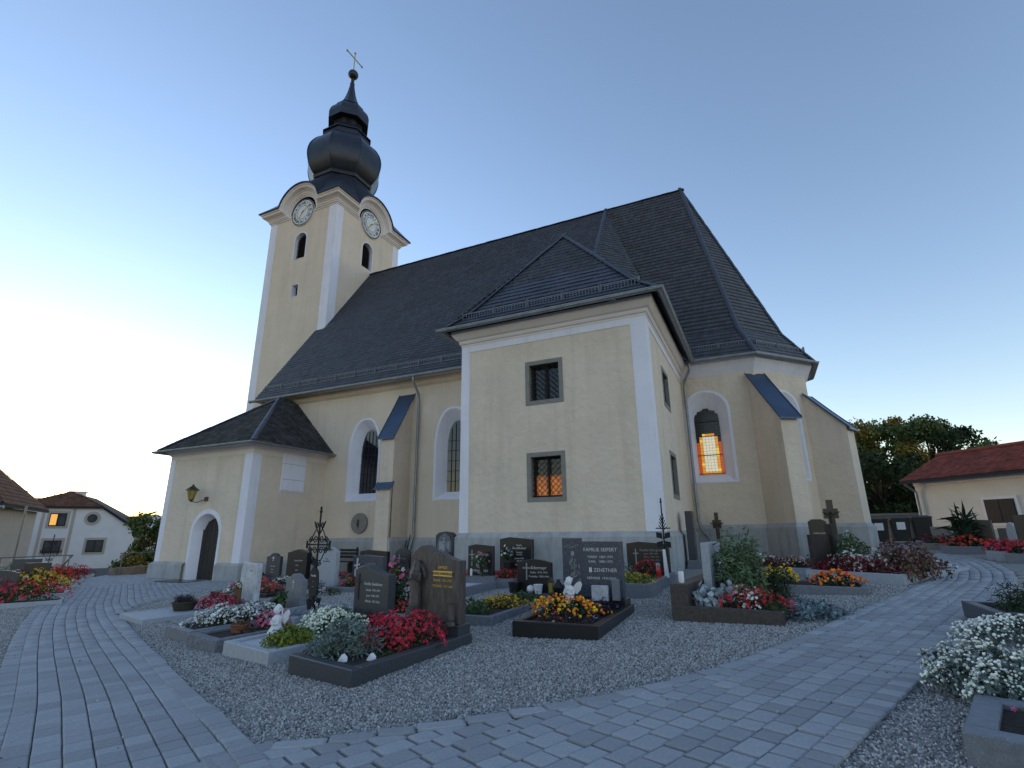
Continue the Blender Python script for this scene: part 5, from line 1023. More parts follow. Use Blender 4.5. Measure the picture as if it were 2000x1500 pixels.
# bouquet at the Pölsl-row stone, lilies at the large black stone
t = thing('grave_vase', 'dark stone vase with pink and white bouquet', 'vase', on(sP, .62, 1.30, .32)); MB().lathe([(.05, 0), (.045, .1), (.065, .3), (.05, .3)], 8, on(sP, .62, 1.30, .32)).build('body', 'granite_black', t)
P_('bouquet', 'pink and white bouquet in the dark stone vase', on(sP, .58, 1.30, .6), .22, .14, .26, 'leaf_green', [('bloom_pink', .35, -.1, 1), ('bloom_white', .3, -1, .2)], R_(15), .06, bsize=.0410, nleaf=150)
P_('white_orchids', 'white orchids in a dark pot before the large black headstone', on(sQ, .42, 1.3, .5), .18, .12, .4, 'leaf_dark', [('bloom_white', .35)], 0, .06, bsize=.0369, nleaf=120, low=.3)
pot('dark pot of the white orchids', on(sQ, .42, 1.3, .2), .1, .32, 'pot_black')
P_('green_cushion', 'bright green cushion plant before the large black headstone', on(sQ, .55, .75, .18), .55, .4, .2, 'leaf_green', [], 0, .035, cat='plant')
P_('red_salvia', 'dark red salvia before the large black headstone', on(sQ, .95, .35, .18), .55, .28, .22, 'leaf_dark', [('bloom_red', .8)], R_(8), .045, bsize=.0205)
for nm, lb, a, b, rx, ry, h, lf, bl in (('ivy_mound', 'light green trailing mound at the front of the rough kerb bed', .30, .35, .48, .42, .24, 'leaf_green', []), ('yellow_marigolds', 'small yellow flowers in the long bed of the arched headstone', .5, 1.2, .42, .45, .16, 'leaf_moss', [('bloom_gold', .9)]), ('green_bedding', 'dark green bedding behind the small yellow flowers', .6, 2.0, .4, .35, .17, 'leaf_green', [])): P_(nm, lb, on(sR, a, b, .1), rx, ry, h, lf, bl, 0, .05, bsize=.0164)
P_('orange_marigolds', 'orange and yellow marigolds around the white angel', on(g6, .46, .85, .12), .48, .40, .25, 'leaf_dark', [('bloom_orange', .36), ('bloom_yellow', .28), ('bloom_scarlet', .10)], 0, .05, bsize=.0278, bt=PUFF)
P_('dark_ground_cover', 'dark ground cover with tiny white blossoms at the front of the black kerb', on(g6, .56, .38, .1), .44, .26, .14, 'leaf_purple', [('bloom_cream', .04)], 0, .04)
P_('purple_foliage', 'dark purple foliage right of the marigolds', on(g6, .86, 1.18, .12), .2, .42, .2, 'leaf_purple', [('bloom_blue', .1)], 0, .045)
P_('green_tuft', 'green tuft between lantern and angel', on(g6, .26, 1.45, .12), .16, .12, .28, 'leaf_moss', [], 0, .06)
P_('yellow_foliage', 'yellow-green low plants in the bed by the annex corner', on(sS, .65, .6, .2), .5, .45, .2, 'leaf_lime', [('bloom_gold', .3)], 0, .04)
P_('grey_bush', 'grey-green bush at left of the bed by the annex corner', on(sS, .3, 1.5, .2), .35, .5, .3, 'leaf_grey', [], 0, .05, cat='bush'); P_('red_geranium', 'red geranium before the broad black headstone', on(sS, .75, 1.9, .25), .28, .25, .34, 'leaf_dark', [('bloom_red', .5)], 0, .05, bsize=.0287)
candle('red glass candle right of the red geranium', on(sS, 1.08, 1.4, .24), 'candle_red', .3, .05); candle('grey lidded candle on the reddish head wall', gR.P(.1, .25, .44), 'candle_white', .2, .04)
P_('silver_ragwort', 'silvery white ragwort in the reddish granite grave', on(gR, .42, .45, .12), .30, .26, .30, 'leaf_silver', [], 0, .11, nleaf=420, cat='plant')
P_('red_begonia_bed', 'red begonias with white flowers on top in the reddish grave', on(gR, .98, .48, .1), .50, .30, .28, 'leaf_dark', [('bloom_red', .9), ('bloom_white', .5, -.45, .25)], 0, .045, bsize=.0213)
P_('tall_daisies', 'tall feathery green stems with few white daisies', on(gR, .72, 1.35, .1), .40, .42, 1.02, 'leaf_sage', [('bloom_white', .02)], 0, .13, nleaf=5200, tmpl=NEEDLE, cat='plant', up=.75, shell=.7)
P_('moss_cushion', 'round dark moss cushion at the right end of the reddish kerb', on(gR, 1.28, .25, .1), .17, .16, .14, 'leaf_moss', [], 0, .025, cat='plant', nleaf=1400)
P_('sedum_carpet', 'blue-green trailing sedum spilling right of the reddish kerb', on(gR, 1.62, .85, .02), .48, .60, .22, 'leaf_blue', [], 0, .05, cat='plant', nleaf=2600)
P_('dark_conifer', 'dark upright conifer behind the red begonias', on(gR, 1.22, 1.55, .1), .22, .22, .62, 'leaf_dark', [], 0, .06, tmpl=NEEDLE, nleaf=1800, cat='shrub')
angel('grey praying figures among plants near the silvery ragwort', gR.P(.62, .95, .12), .32, 20, 'granite_light')
P_('yellow_asters', 'yellow asters behind the tall stems', on(g8, .75, .55, .12), .30, .28, .3, 'leaf_moss', [('bloom_yellow', .8)], 0, .05, bsize=.0328, bt=PUFF); P_('orange_begonias', 'orange begonias at the right end of the grey grave', on(g8, 1.65, .45, .12), .42, .28, .24, 'leaf_dark', [('bloom_orange', .7), ('bloom_scarlet', .3)], 0, .05, bsize=.0328, bt=PUFF)
P_('dark_red_sedum', 'dark red sedum in the bed before the choir wall', on(g9, 1.1, .45, .1), .85, .32, .24, 'leaf_red', [('bloom_darkred', .7)], 0, .05); P_('white_heather', 'white and brown heather in the bed before the choir wall', on(g9, .7, 1.0, .1), .5, .3, .3, 'leaf_brown', [('bloom_white', .4)], 0, .05, bsize=.0245); P_('grey_rosettes', 'dark grey succulent mound right of the white heather', on(g9, 1.9, 1.2, .05), .55, .4, .36, 'leaf_grey', [], 0, .07, nleaf=500, cat='plant')
P_('mixed_bowl', 'bowl of white and orange flowers on the grey kerb', on(g9, 1.45, .1, .15), .2, .18, .24, 'leaf_dark', [('bloom_white', .4), ('bloom_orange', .2)], 0, .05, bsize=.0287)
W10 = g10.w
P_('white_asters', 'white and violet asters in the pale kerbed grave', on(g10, W10*.45, .75, .1), .75, .50, .40, 'leaf_brown', [('bloom_white', .7), ('bloom_violet', .15, -.2, .2)], g10.r, .06, bsize=.0328); P_('dark_red_begonias', 'dark red begonias at the front of the pale kerbed grave', on(g10, W10*.42, .32, .1), .85, .22, .32, 'leaf_red', [('bloom_darkred', .9)], g10.r, .05, bsize=.0287)
P_('mauve_aster_bush', 'brownish mauve bush at the right end of the pale kerb', on(g10, W10*.86, .9, .05), .52, .75, .66, 'leaf_brown', [('bloom_mauve', .25)], 0, .07, cat='bush', nleaf=2600); P_('red_white_row', 'red and white flower row behind the white asters', on(g10, W10*.5, 1.9, .1), .8, .4, .42, 'leaf_dark', [('bloom_white', .5), ('bloom_darkred', .6)], g10.r, .06, bsize=.0369); P_('rose_shrub', 'leafy shrub with pale blooms by the dark wooden post', on(g10, .42, 1.2, .1), .4, .5, .75, 'leaf_green', [('bloom_cream', .06)], 0, .07, cat='bush', nleaf=1400)
# lower right corner
p = gp(1985, 1368); P_('white_alyssum_hedge', 'large mound of white-green alyssum at the right path edge', (p[0], p[1], p[2]), .50, .50, .33, 'leaf_grey', [('bloom_white', .25), ('bloom_cream', .35)], 0, .045, bsize=.0140, bt=PUFF, nleaf=4200)
p = gp(1990, 1262); P_('pale_alyssum_mound', 'smaller pale mound behind the white-green alyssum', (p[0]+.05, p[1]+.15, p[2]), .55, .35, .24, 'leaf_grey', [('bloom_white', .7)], 0, .045, bsize=.0180, bt=PUFF); 
p = gp(1893, 1498); g11 = Grave('blue-grey granite kerb corner at the lower right edge', (p[0], p[1]), 1.3, .9, -19, None, .14, .14, 'granite_grey'); P_('pink_geraniums', 'magenta geraniums inside the corner kerb', on(g11, .65, .5, .1), .45, .32, .2, 'leaf_brown', [('bloom_pink', .15)], 0, .04, bsize=.0328)
p = gp(1955, 1243); g12 = Grave('dark low kerb with small conifer at the right edge', (p[0], p[1]), 1.2, 1.1, 0, None, .2, .12, 'granite_dark'); P_('dwarf_pine', 'dwarf pine in the dark low kerb at the right edge', on(g12, .42, .5, .15), .3, .3, .34, 'leaf_dark', [], 0, .06, tmpl=NEEDLE, nleaf=1600, cat='shrub')
# --- wall fittings ----------------------------------------------------------------------------
t = thing('millstone', 'round millstone with small bronze figure on the nave wall', 'millstone', (-15.65, 17.75, 2.0)); MB().add([], []); m_ = MB(); A = [(-15.65+.42*math.cos(a), 17.70, 2.02+.42*math.sin(a)) for a in [k*math.pi/16 for k in range(32)]]; m_.add(A, [tuple(range(32))]); m_.loft([(x, 17.82, z) for x, y, z in A], A); m_.build('disc', 'stone_frame', t); f = MB(); f.tube([(-15.65, 17.66, 1.86), (-15.66, 17.64, 2.0), (-15.65, 17.66, 2.1)], [.02, .045, .03], 7); f.ball((-15.65, 17.65, 2.14), .035); f.build('figure', 'bronze', t, smooth=True)
t = thing('notice_board', 'brown wooden plaque above a dark sign beside the buttress', 'sign', (-14.45, 17.78, 2.0)); MB().box(-14.62, -14.36, 17.74, 17.79, 2.02, 2.68).build('plaque', 'wood_brown', t); MB().box(-14.62, -14.36, 17.74, 17.79, 1.55, 1.92).build('sign_plate', 'granite_black', t)
lp = np.array([-20.62, PY-.42, 2.98]); t = thing('wall_lantern', 'six-sided yellow glass lantern on a bracket above the porch door', 'lantern', lp)
MB().lathe([(.06, -.02), (.09, 0), (.17, .34), (.17, .36)], 6, lp, cap=True).build('glass', 'lamp_glass', t); MB().lathe([(.25, .35), (.24, .38), (.06, .52), (.04, .58), (.001, .6)], 6, lp).build('roof', 'bronze', t); MB().lathe([(.1, -.03), (.1, .01), (.04, -.08), (.001, -.1)], 6, lp).build('base', 'bronze', t)
for k in range(6): a = k*math.pi/3; MB().tube([lp+np.array([.09*math.cos(a), .09*math.sin(a), 0]), lp+np.array([.175*math.cos(a), .175*math.sin(a), .35])], .009, 4).build('glazing_bar', 'bronze', t)
MB().tube([lp+np.array([.0, 0, -.08]), lp+np.array([.14, .16, -.12]), lp+np.array([.3, .32, -.02]), lp+np.array([.36, .40, .02])], .018, 6).build('bracket', 'bronze', t); MB().lathe([(.001, -.09), (.09, -.07), (.09, .07), (.001, .09)], 10, lp+np.array([.36, .40, .02])).build('wall_plate', 'bronze', t)
p = gp(350, 1139); m_ = MB(); m_.box(-20.9, -19.3, PY-1.15, PY-.35, H(-20, 13)+.036, H(-20, 13)+.05); tag(m_.build('door_mat', 'granite_black'), 'dark doormat in front of the porch door', 'mat')
bx = -17.0; t = thing('bench', 'dark wooden slatted bench against the nave wall', 'bench', (-16.0, 16.9, .1)); z0 = H(-16, 16.9)
for z in (.45,): 
    for k in range(3): MB().box(-16.9, -15.1, 16.75+.14*k, 16.86+.14*k, z0+.44, z0+.47).build('seat_slat', 'wood_dark', t)
for k in range(3): MB().box(-16.9, -15.1, 17.18, 17.21, z0+.58+.13*k, z0+.67+.13*k).build('back_slat', 'wood_dark', t)
for x in (-16.85, -15.2): MB().box(x-.035, x+.035, 16.75, 17.25, z0-.05, z0+.43).build('leg', 'wood_dark', t); MB().box(x-.03, x+.03, 17.2, 17.26, z0+.4, z0+1.0).build('back_post', 'wood_dark', t)
for k, x in enumerate((-17.55, -14.55)): pot(('grey pot with grass by the porch corner', 'grey pot with grass right of the bench')[k], (x, 17.1, H(x, 17.1)), .22, .36, 'granite_light'); P_('ornamental_grass', ('spiky grass in the pot by the porch corner', 'spiky grass in the pot right of the bench')[k], (x, 17.1, H(x, 17.1)+.34), .2, .2, .35, 'leaf_dark', [], 0, .2, tmpl=NEEDLE, nleaf=160, cat='plant', up=.5)
for k, (x, y) in enumerate(((-12.9, 17.2), (-13.02, 17.15))): tag(MB().tube([(x, y, H(x, y)), (x+.08, y+.35, H(x, y)+1.35-.2*k)], .018, 6).build('garden_pole', 'iron'), ('long dark pole leaning by the downpipe', 'shorter dark pole leaning by the downpipe')[k], 'pole')

for k, (g_, lf, bl, lb) in enumerate(((sA, 'leaf_green', 'bloom_pink', 'pink flowers before the narrow grey headstone'), (sB, 'leaf_dark', 'bloom_white', 'white flowers before the peaked black headstone'), (sC, 'leaf_moss', 'bloom_violet', 'violet flowers before the tall white headstone'), (sD, 'leaf_dark', 'bloom_red', 'red flowers before the blue-grey slanted headstone'), (sF, 'leaf_green', 'bloom_yellow', 'yellow flowers before the dark rounded headstone'), (sG, 'leaf_dark', 'bloom_pink', 'pink flowers before the wide low black headstone'), (sH, 'leaf_moss', 'bloom_white', 'white flowers before the tall angel relief stone'), (sK, 'leaf_green', 'bloom_cream', 'cream flowers before the black gabled headstone'))):
    plant('grave_flowers', lb, g_.P(g_.w*.5, .36, .08), g_.w*.36, .26, .24, lf, [(bl, .6)], 0, .05, bsize=.026)
for k, (g_, a) in enumerate(((sA, .2), (sB, .85), (sD, .15), (sQ, .12), (sR, .95), (sG, .8))):
    (candle if k % 2 else lantern)(('bronze lantern on the narrow grey headstone base', 'red candle on the peaked black headstone base', 'bronze lantern on the blue-grey slanted stone base', 'red candle at the large black headstone', 'bronze lantern right of the arched black headstone', 'red candle on the wide low black headstone grave')[k], g_.P(g_.w*a, g_.fb-.12, .1 if k != 4 else .16))
# ================================================================ left side of the yard
mat('tile_brown', (.14, .065, .04), .85, .2, 3, .4, 30, island=.3); mat('tile_red', (.17, .045, .035), .8, .2, 3, .4, 30, island=.35); mat('house_white', (.78, .75, .75), .9, .05, 1); mat('house_beige', (.50, .42, .36), .9, .06, 1); mat('house_cream', (.70, .66, .57), .9, .06, 1)
mat('win_glass', (.06, .065, .075), .08, .2, 2, spec=.8); mat('win_dark', (.02, .02, .022), .4); mat('stone_wall', (.26, .20, .15), .95, .3, 3, .8, 6, bdist=.05); mat('steel', (.25, .25, .26), .4, metal=.8); mat('painted_sunset_pane', (.6, .32, .08), .15, .1, emis=((1, .5, .12), .16)); mat('fresco', (.42, .30, .26), .9, .5, 2.5)  # orange emission on one pane stands in for a sunset reflection
i_ = 0
LB_ = [(30, 1200, 60, 34, 'leaf_green', 'bloom_crimson', 'red begonias nearest the left frame edge beside the path'), (55, 1182, 60, 36, 'leaf_moss', 'bloom_yellow', 'yellow and russet asters in the left row'), (85, 1166, 70, 30, 'leaf_dark', 'bloom_scarlet', 'scarlet begonias behind the yellow asters'), (118, 1150, 74, 22, 'leaf_dark', 'bloom_scarlet', 'vermilion begonia strip in the left row'), (150, 1138, 66, 17, 'leaf_red', 'bloom_crimson', 'farthest crimson begonia strip of the left row')]
for px, py, wpx, hpx, lf, bl, lab in LB_:
    p = gp(px-40, py-4); s = mpp(p); w_ = wpx*s
    g = Grave('stone kerb around the '+lab, (p[0]-.95, p[1]-.35), 1.9, .9, 62, None, .12, .09, 'granite_light')
    plant('flower_bed', lab, g.P(.95, .45, .1), .95, .42, hpx*s*1.25, lf, [(bl, .8)]+([('bloom_white', .2), ('bloom_gold', .3)] if bl == 'bloom_yellow' else []), g.r, .06, bsize=.04)
for k, (x, y, w_, h, m, lab) in enumerate(((-19.6, 8.0, .6, .95, 'granite_black', 'black headstone behind the left flower row near the railing'), (-21.8, 8.6, .7, 1.0, 'granite_dark', 'dark square headstone left of the railing post'), (-18.2, 6.6, .7, .85, 'granite_dark', 'dark arched headstone behind the evergreen shrubs'))):
    g = Grave(lab, (x, y), w_+.3, .7, 62, None, .1, .09, 'granite_grey'); g.stone(.15, .15+w_, .3, .15, 0, h, ('flat', 'flat', 'arc')[k], m)
for k, (px, py, w_, h, lf) in enumerate(((25, 1168, 1.0, .75, 'leaf_green'), (52, 1152, 1.1, .9, 'leaf_moss'), (5, 1178, .7, .6, 'leaf_grey'))):
    p = gp(px-30, py-10); plant('evergreen_shrub', ('rounded green shrub in the left row', 'tall moss-green conifer shrub in the left row', 'grey-green shrub at the left frame edge')[k], (p[0], p[1], p[2]), w_/2, w_/2, h, lf, [('bloom_cream', .02)], 0, .08, cat='shrub', nleaf=2000, tmpl=NEEDLE)
p = gp(58, 1125); iron_cross('small wrought iron cross rising above the left flower row', (p[0]+4, p[1]-1.2, p[2]), 1.7, .7, 40, plate=False)
EX = -26.0
t = thing('railing', 'slim steel handrail along the yard edge and down the steps', 'railing', (EX, 12, H(EX, 12))); hz = H(EX, 11)
MB().tube([(EX, 3.0, hz+.95), (EX, 12.4, hz+.95)], .024, 6).build('rail', 'steel', t); MB().tube([(EX, 12.4, hz+.95), (EX-3.2, 12.9, hz-.6)], .024, 6).build('rail', 'wood_dark', t); MB().tube([(EX, 14.2, hz+.95), (EX, 20.5, hz+.95)], .024, 6).build('rail', 'steel', t)
for y in (3.2, 5.5, 7.8, 10.1, 12.3, 14.3, 17.2, 20.2): MB().tube([(EX, y, hz-.1), (EX, y, hz+.95)], .022, 6).build('post', 'steel', t)
t = thing('yard_wall', 'rough stone retaining wall along the left edge of the yard', 'wall', (EX-.2, 8, hz))
for k, (y0, y1, zt) in enumerate(((-6, 12.6, .18), (14.1, 24, .35))):
    y = y0
    while y < y1-.1:
        L = min(random.uniform(.7, 1.3), y1-y); MB().box(EX-.45, EX-.1+random.uniform(-.02, .02), y, y+L-.012, hz-3.2, hz+zt+random.uniform(-.02, .02)).build('coping_stone', 'stone_wall', t); y += L
for k in range(9): m_ = MB(); m_.box(EX-.35-.34*(k+1), EX-.35-.34*k, 12.65, 14.05, hz-3, hz-.16*(k+1)); o = m_.build('step', 'stone_wall', t)
# houses below the yard ------------------------------------------------------------------
def dirp(px, dist): d = ray(px, 1045); d = np.array([d[0], d[1]])/np.hypot(d[0], d[1]); return d*dist, d
class House:
    def __init__(s, label, px, dist, yaw, z): c, d = dirp(px, dist); s.c = c; a = math.atan2(-d[0], d[1])+R_(yaw); s.ex = np.array([math.cos(a), math.sin(a), 0]); s.ey = np.array([-math.sin(a), math.cos(a), 0]); s.z = z; s.root = thing('house', label, 'house', (c[0], c[1], z))
    def P(s, a, b, z): return np.array([s.c[0], s.c[1], s.z])+s.ex*a+s.ey*b+np.array([0, 0, z])
    def poly(s, name, pts, th, m, parent=None): q = MB(); q.prism([s.P(*p) for p in pts], th); return q.build(name, m, parent or s.root)
    def window(s, a, z, w, h, b=0, pane='win_glass', frame='win_dark', sur=None):
        o = MB(); 
        if sur: o2 = MB(); o2.obox(s.P(a, b-.01, z+h/2), s.ex*(w/2+.18), s.ey*.02, (0, 0, h/2+.18)); o2.build('window_surround', sur, s.root)
        o.obox(s.P(a, b-.03, z+h/2), s.ex*w/2, s.ey*.03, (0, 0, h/2)); wn = o.build('window', frame, s.root)
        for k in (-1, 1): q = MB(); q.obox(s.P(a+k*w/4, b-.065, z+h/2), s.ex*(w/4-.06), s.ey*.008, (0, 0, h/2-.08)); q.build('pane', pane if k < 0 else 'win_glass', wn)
        return wn
def tiles_on(s, parent, pts, m, ex=.34, wd=.3):
    shingles([s.P(*p) for p in pts], 'tiles', parent, m, ex, wd)
hb = House('white gabled house with half hipped brown roof and round attic windows', 100, 56, -13, -3.2)
k = 47/1001*1.12; W2 = 5.2
hb.poly('gable_wall', [(-W2, 0, 0), (W2, 0, 0), (W2, 0, 5.4), (2.9, 0, 7.0), (-2.6, 0, 7.0), (-W2, 0, 5.6)], hb.ey*.3, 'house_white')
hb.poly('side_wall', [(W2, .3, 0), (W2, 12, 0), (W2, 12, 5.4), (W2, .3, 5.4)], -hb.ex*.3, 'house_white')
r = hb.poly('roof', [(W2+.3, -.25, 5.25), (2.9, -.25, 7.05), (.2, 2.2, 8.3), (.2, 12, 8.3), (W2+.3, 12, 5.25)], (0, 0, .12), 'roof_under'); tiles_on(hb, r, [(W2+.3, -.25, 5.4), (2.9, -.25, 7.2), (.2, 2.2, 8.45), (.2, 12, 8.45), (W2+.3, 12, 5.4)], 'tile_brown')
r = hb.poly('roof', [(-W2-.3, -.25, 5.45), (-2.6, -.25, 7.05), (.2, 2.2, 8.3), (.2, 12, 8.3), (-W2-.3, 12, 5.45)], (0, 0, .12), 'roof_under'); tiles_on(hb, r, [(-W2-.3, -.25, 5.6), (-2.6, -.25, 7.2), (.2, 2.2, 8.45), (.2, 12, 8.45), (-W2-.3, 12, 5.6)], 'tile_brown')
r = hb.poly('hip_roof', [(-2.7, -.3, 7.0), (3.0, -.3, 7.0), (.2, 2.2, 8.35)], (0, 0, .1), 'roof_under'); tiles_on(hb, r, [(-2.7, -.3, 7.12), (3.0, -.3, 7.12), (.2, 2.2, 8.47)], 'tile_brown')
r = hb.poly('rear_roof', [(-12, 7, 6.2), (0, 7, 6.2), (0, 11, 8.0), (-12, 11, 8.0)], (0, 0, .12), 'roof_under'); tiles_on(hb, r, [(-12, 7, 6.35), (0, 7, 6.35), (0, 11, 8.35), (-12, 11, 8.35)], 'tile_brown')
for a in (-5.4, -.9): q = MB(); q.obox(hb.P(a, 9.6, 8.1), hb.ex*.55, hb.ey*.4, (0, 0, .75)); ch_ = q.build('chimney', 'house_white', hb.root); q = MB(); q.obox(hb.P(a, 9.6, 8.9), hb.ex*.65, hb.ey*.5, (0, 0, .06)); q.build('chimney_cap', 'house_white', ch_)
for a in (-2.6, .2, 2.9): hb.window(a, 3.55, 1.1, .95, sur='house_beige')
hb.window(.2, 5.6, 1.05, 1.0, pane='painted_sunset_pane', sur='house_beige')
for a in (-2.0, 2.4):
    q = MB(); q.prism([hb.P(a+.55*math.cos(u), -.02, 6.2+.55*math.sin(u)) for u in [v*math.pi/10 for v in range(20)]], -hb.ey*.03); wn = q.build('round_window', 'house_beige', hb.root); q = MB(); q.prism([hb.P(a+.34*math.cos(u), -.06, 6.2+.34*math.sin(u)) for u in [v*math.pi/10 for v in range(20)]], -hb.ey*.02); q.build('pane', 'win_glass', wn)
for a in (-.75, 1.15): q = MB(); q.obox(hb.P(a, -.012, 3.6), hb.ex*.1, hb.ey*.014, (0, 0, 3.35)); q.build('pilaster_strip', 'house_beige', hb.root)
hb.poly('shop_front', [(-W2, -.05, 0), (W2, -.05, 0), (W2, -.05, 2.3), (-W2, -.05, 2.3)], -hb.ey*.1, 'granite_grey'); 
for a in (-3.4, -1.2, 1.4, 3.4): hb.window(a, .3, 1.5, 1.4, -.15, 'win_glass', 'win_dark')
ha = House('beige house with brown tiled roof and wall painting at the left frame edge', -168, 40, -18, -1.6)
ha.poly('wall', [(-9, 0, 0), (2.6, 0, 0), (2.6, 0, 4.8), (-9, 0, 4.8)], ha.ey*9, 'house_beige')
r = ha.poly('roof', [(-9, -.5, 4.75), (3.1, -.5, 4.75), (-.5, 4.5, 8.6), (-9, 4.5, 8.6)], (0, 0, .14), 'roof_under'); tiles_on(ha, r, [(-9, -.5, 4.92), (3.1, -.5, 4.92), (-.5, 4.5, 8.77), (-9, 4.5, 8.77)], 'tile_brown')
r = ha.poly('roof', [(3.1, -.5, 4.75), (3.1, 9.5, 4.75), (-.5, 4.5, 8.6)], (0, 0, .14), 'roof_under'); tiles_on(ha, r, [(3.1, -.5, 4.92), (3.1, 9.5, 4.92), (-.5, 4.5, 8.77)], 'tile_brown')
q = MB(); q.tube([ha.P(-9, -.6, 4.72), ha.P(3.2, -.6, 4.72)], .09, 8); q.build('gutter', 'zinc', ha.root); q = MB(); q.tube([ha.P(-2.3, -.1, 4.6), ha.P(-2.3, -.1, 0)], .06, 8); q.build('downpipe', 'house_white', ha.root)
q = MB(); q.obox(ha.P(1.0, -.012, 2.9), ha.ex*1.1, ha.ey*.012, (0, 0, 1.1)); q.build('wall_painting', 'fresco', ha.root); ha.window(-4.2, 2.4, 1.1, 1.4, sur='house_white')
q = MB(); q.obox(ha.P(-3, -.02, .9), ha.ex*6, ha.ey*.02, (0, 0, .5)); q.build('base_band', 'house_white', ha.root)
fp, _ = dirp(38, 36); tag(MB().tube([(fp[0], fp[1], -3), (fp[0], fp[1], 3.1)], .05, 6).build('flag_pole', 'steel'), 'thin flagpole in front of the beige house', 'pole')
hc = House('distant pale house wall with downpipe between white house and tree', 258, 58, 5, -2.9); hc.poly('wall', [(-2.0, 0, 0), (6, 0, 0), (6, 0, 4.6), (1.5, 0, 6.4), (-2, 0, 5.0)], hc.ey*6, 'house_white'); r = hc.poly('roof', [(-2.4, -.4, 4.7), (1.5, -.4, 6.5), (1.5, 6, 6.5), (-2.4, 6, 4.7)], (0, 0, .15), 'tile_brown')
# house on the right ------------------------------------------------------------------------
hr_o = np.array([6.7, 30.6]); ang = math.atan2(-.78, .63); EXR = np.array([math.cos(ang), math.sin(ang), 0]); EYR = np.array([-EXR[1], EXR[0], 0]); zr = H(8, 29)-.1
hrr = House.__new__(House); hrr.c = hr_o; hrr.ex = EXR; hrr.ey = EYR; hrr.z = zr; hrr.root = thing('house', 'low cream building with red tiled roof at the right frame edge', 'house', (hr_o[0], hr_o[1], zr))
hrr.poly('wall', [(0, 0, 0), (16, 0, 0), (16, 0, 2.75), (0, 0, 2.75)], EYR*.3, 'house_cream'); hrr.poly('end_wall', [(0, .3, 0), (0, 5, 0), (0, 5, 2.75), (0, 2.2, 3.8), (0, .3, 2.75)], EXR*.3, 'house_cream'); hrr.poly('eave_band', [(0, -.03, 2.48), (16, -.03, 2.48), (16, -.03, 2.72), (0, -.03, 2.72)], -EYR*.03, 'house_white')
r = hrr.poly('roof', [(-.3, -.5, 2.6), (16, -.5, 2.6), (16, 2.2, 3.85), (-.3, 2.2, 3.85)], (0, 0, .12), 'roof_under'); tiles_on(hrr, r, [(-.3, -.5, 2.74), (16, -.5, 2.74), (16, 2.2, 3.99), (-.3, 2.2, 3.99)], 'tile_red', .22, .2); hrr.poly('rear_roof', [(-.3, 4.9, 2.6), (16, 4.9, 2.6), (16, 2.2, 3.85), (-.3, 2.2, 3.85)], (0, 0, .12), 'tile_red')
q = MB(); q.tube([hrr.P(-.3, 2.2, 4.06), hrr.P(16, 2.2, 4.06)], .11, 7); q.build('ridge_tiles', 'tile_red', hrr.root); q = MB(); q.tube([hrr.P(-.1, -.45, 2.6), hrr.P(.12, -.14, 2.2), hrr.P(.12, -.14, 0)], .06, 7); q.build('downpipe', 'zinc', hrr.root); hrr.poly('base_band', [(.3, -.02, 0), (16, -.02, 0), (16, -.02, .5), (.3, -.02, .5)], -EYR*.03, 'plinth_grey')
for a in (3.4, 8.5):
    q = MB(); q.obox(hrr.P(a, -.03, 1.22), EXR*.66, EYR*.03, (0, 0, .58)); wn = q.build('window', 'house_white', hrr.root); q = MB(); q.obox(hrr.P(a, -.05, 1.22), EXR*.55, EYR*.03, (0, 0, .47)); q.build('shutter', 'win_dark', wn)
    for k in (-1, 1):
        for j in (-1, 1): q = MB(); q.obox(hrr.P(a+k*.27, -.085, 1.22+j*.23), EXR*.25, EYR*.008, (0, 0, .21)); q.build('shutter_panel', 'win_dark', wn)
# graves in front of that building
for k, (xl, xr, yb, yt, m, sh, lab, bl, fl) in enumerate(((1818, 1850, 1071, 1030, 'stone_frame', 'flat', 'beige low headstone right of the bins', 'bloom_darkred', 'dark red flowers before the beige low headstone'), (1862, 1922, 1078, 1016, 'granite_black', 'lpeak', 'broad black headstone behind the yucca', 'bloom_scarlet', 'orange red flowers before the broad black headstone'), (1951, 1964, 1088, 1033, 'granite_dark', 'flat', 'narrow dark stele below the shuttered window', 'bloom_crimson', 'crimson begonias before the narrow dark stele'), (1968, 1982, 1090, 1022, 'granite_light', 'round', 'pale curved stele near the right frame edge', 'bloom_crimson', 'crimson begonias before the pale curved stele'), (1987, 2010, 1094, 1008, 'granite_black', 'flat', 'tall black stone at the right frame edge', 'bloom_red', 'red flowers before the tall black stone'))):
    p = gp(xl, yb); sc_ = mpp(p); w_ = (xr-xl)*sc_; h = (yb-yt)*sc_; dg_ = -30; g = Grave(lab, (p[0]-.1-1.0*math.sin(R_(30))*.8, p[1]-.9), w_+.2, 1.25, dg_, None, .2, .1, ('stone_frame', 'granite_grey', 'granite_light', 'granite_light', 'granite_grey')[k]); g.stone(.1, .1+w_, 1.0, .16, 0, h, sh, m)
    plant('flower_bed', fl, g.P(w_/2+.1, .5, .16), w_*.5+.2, .42, .3, 'leaf_dark', [(bl, .8), ('bloom_pink', .1)], g.r, .06, bsize=.045)
p = gp(1896, 1079); plant('yucca', 'dark spiky yucca in front of the broad black headstone', (p[0], p[1], p[2]+.2), .45, .45, 1.2, 'leaf_dark', [], 0, .5, tmpl=NEEDLE, nleaf=130, cat='plant', up=.3)
mat('bin_black', (.015, .016, .018), .45)
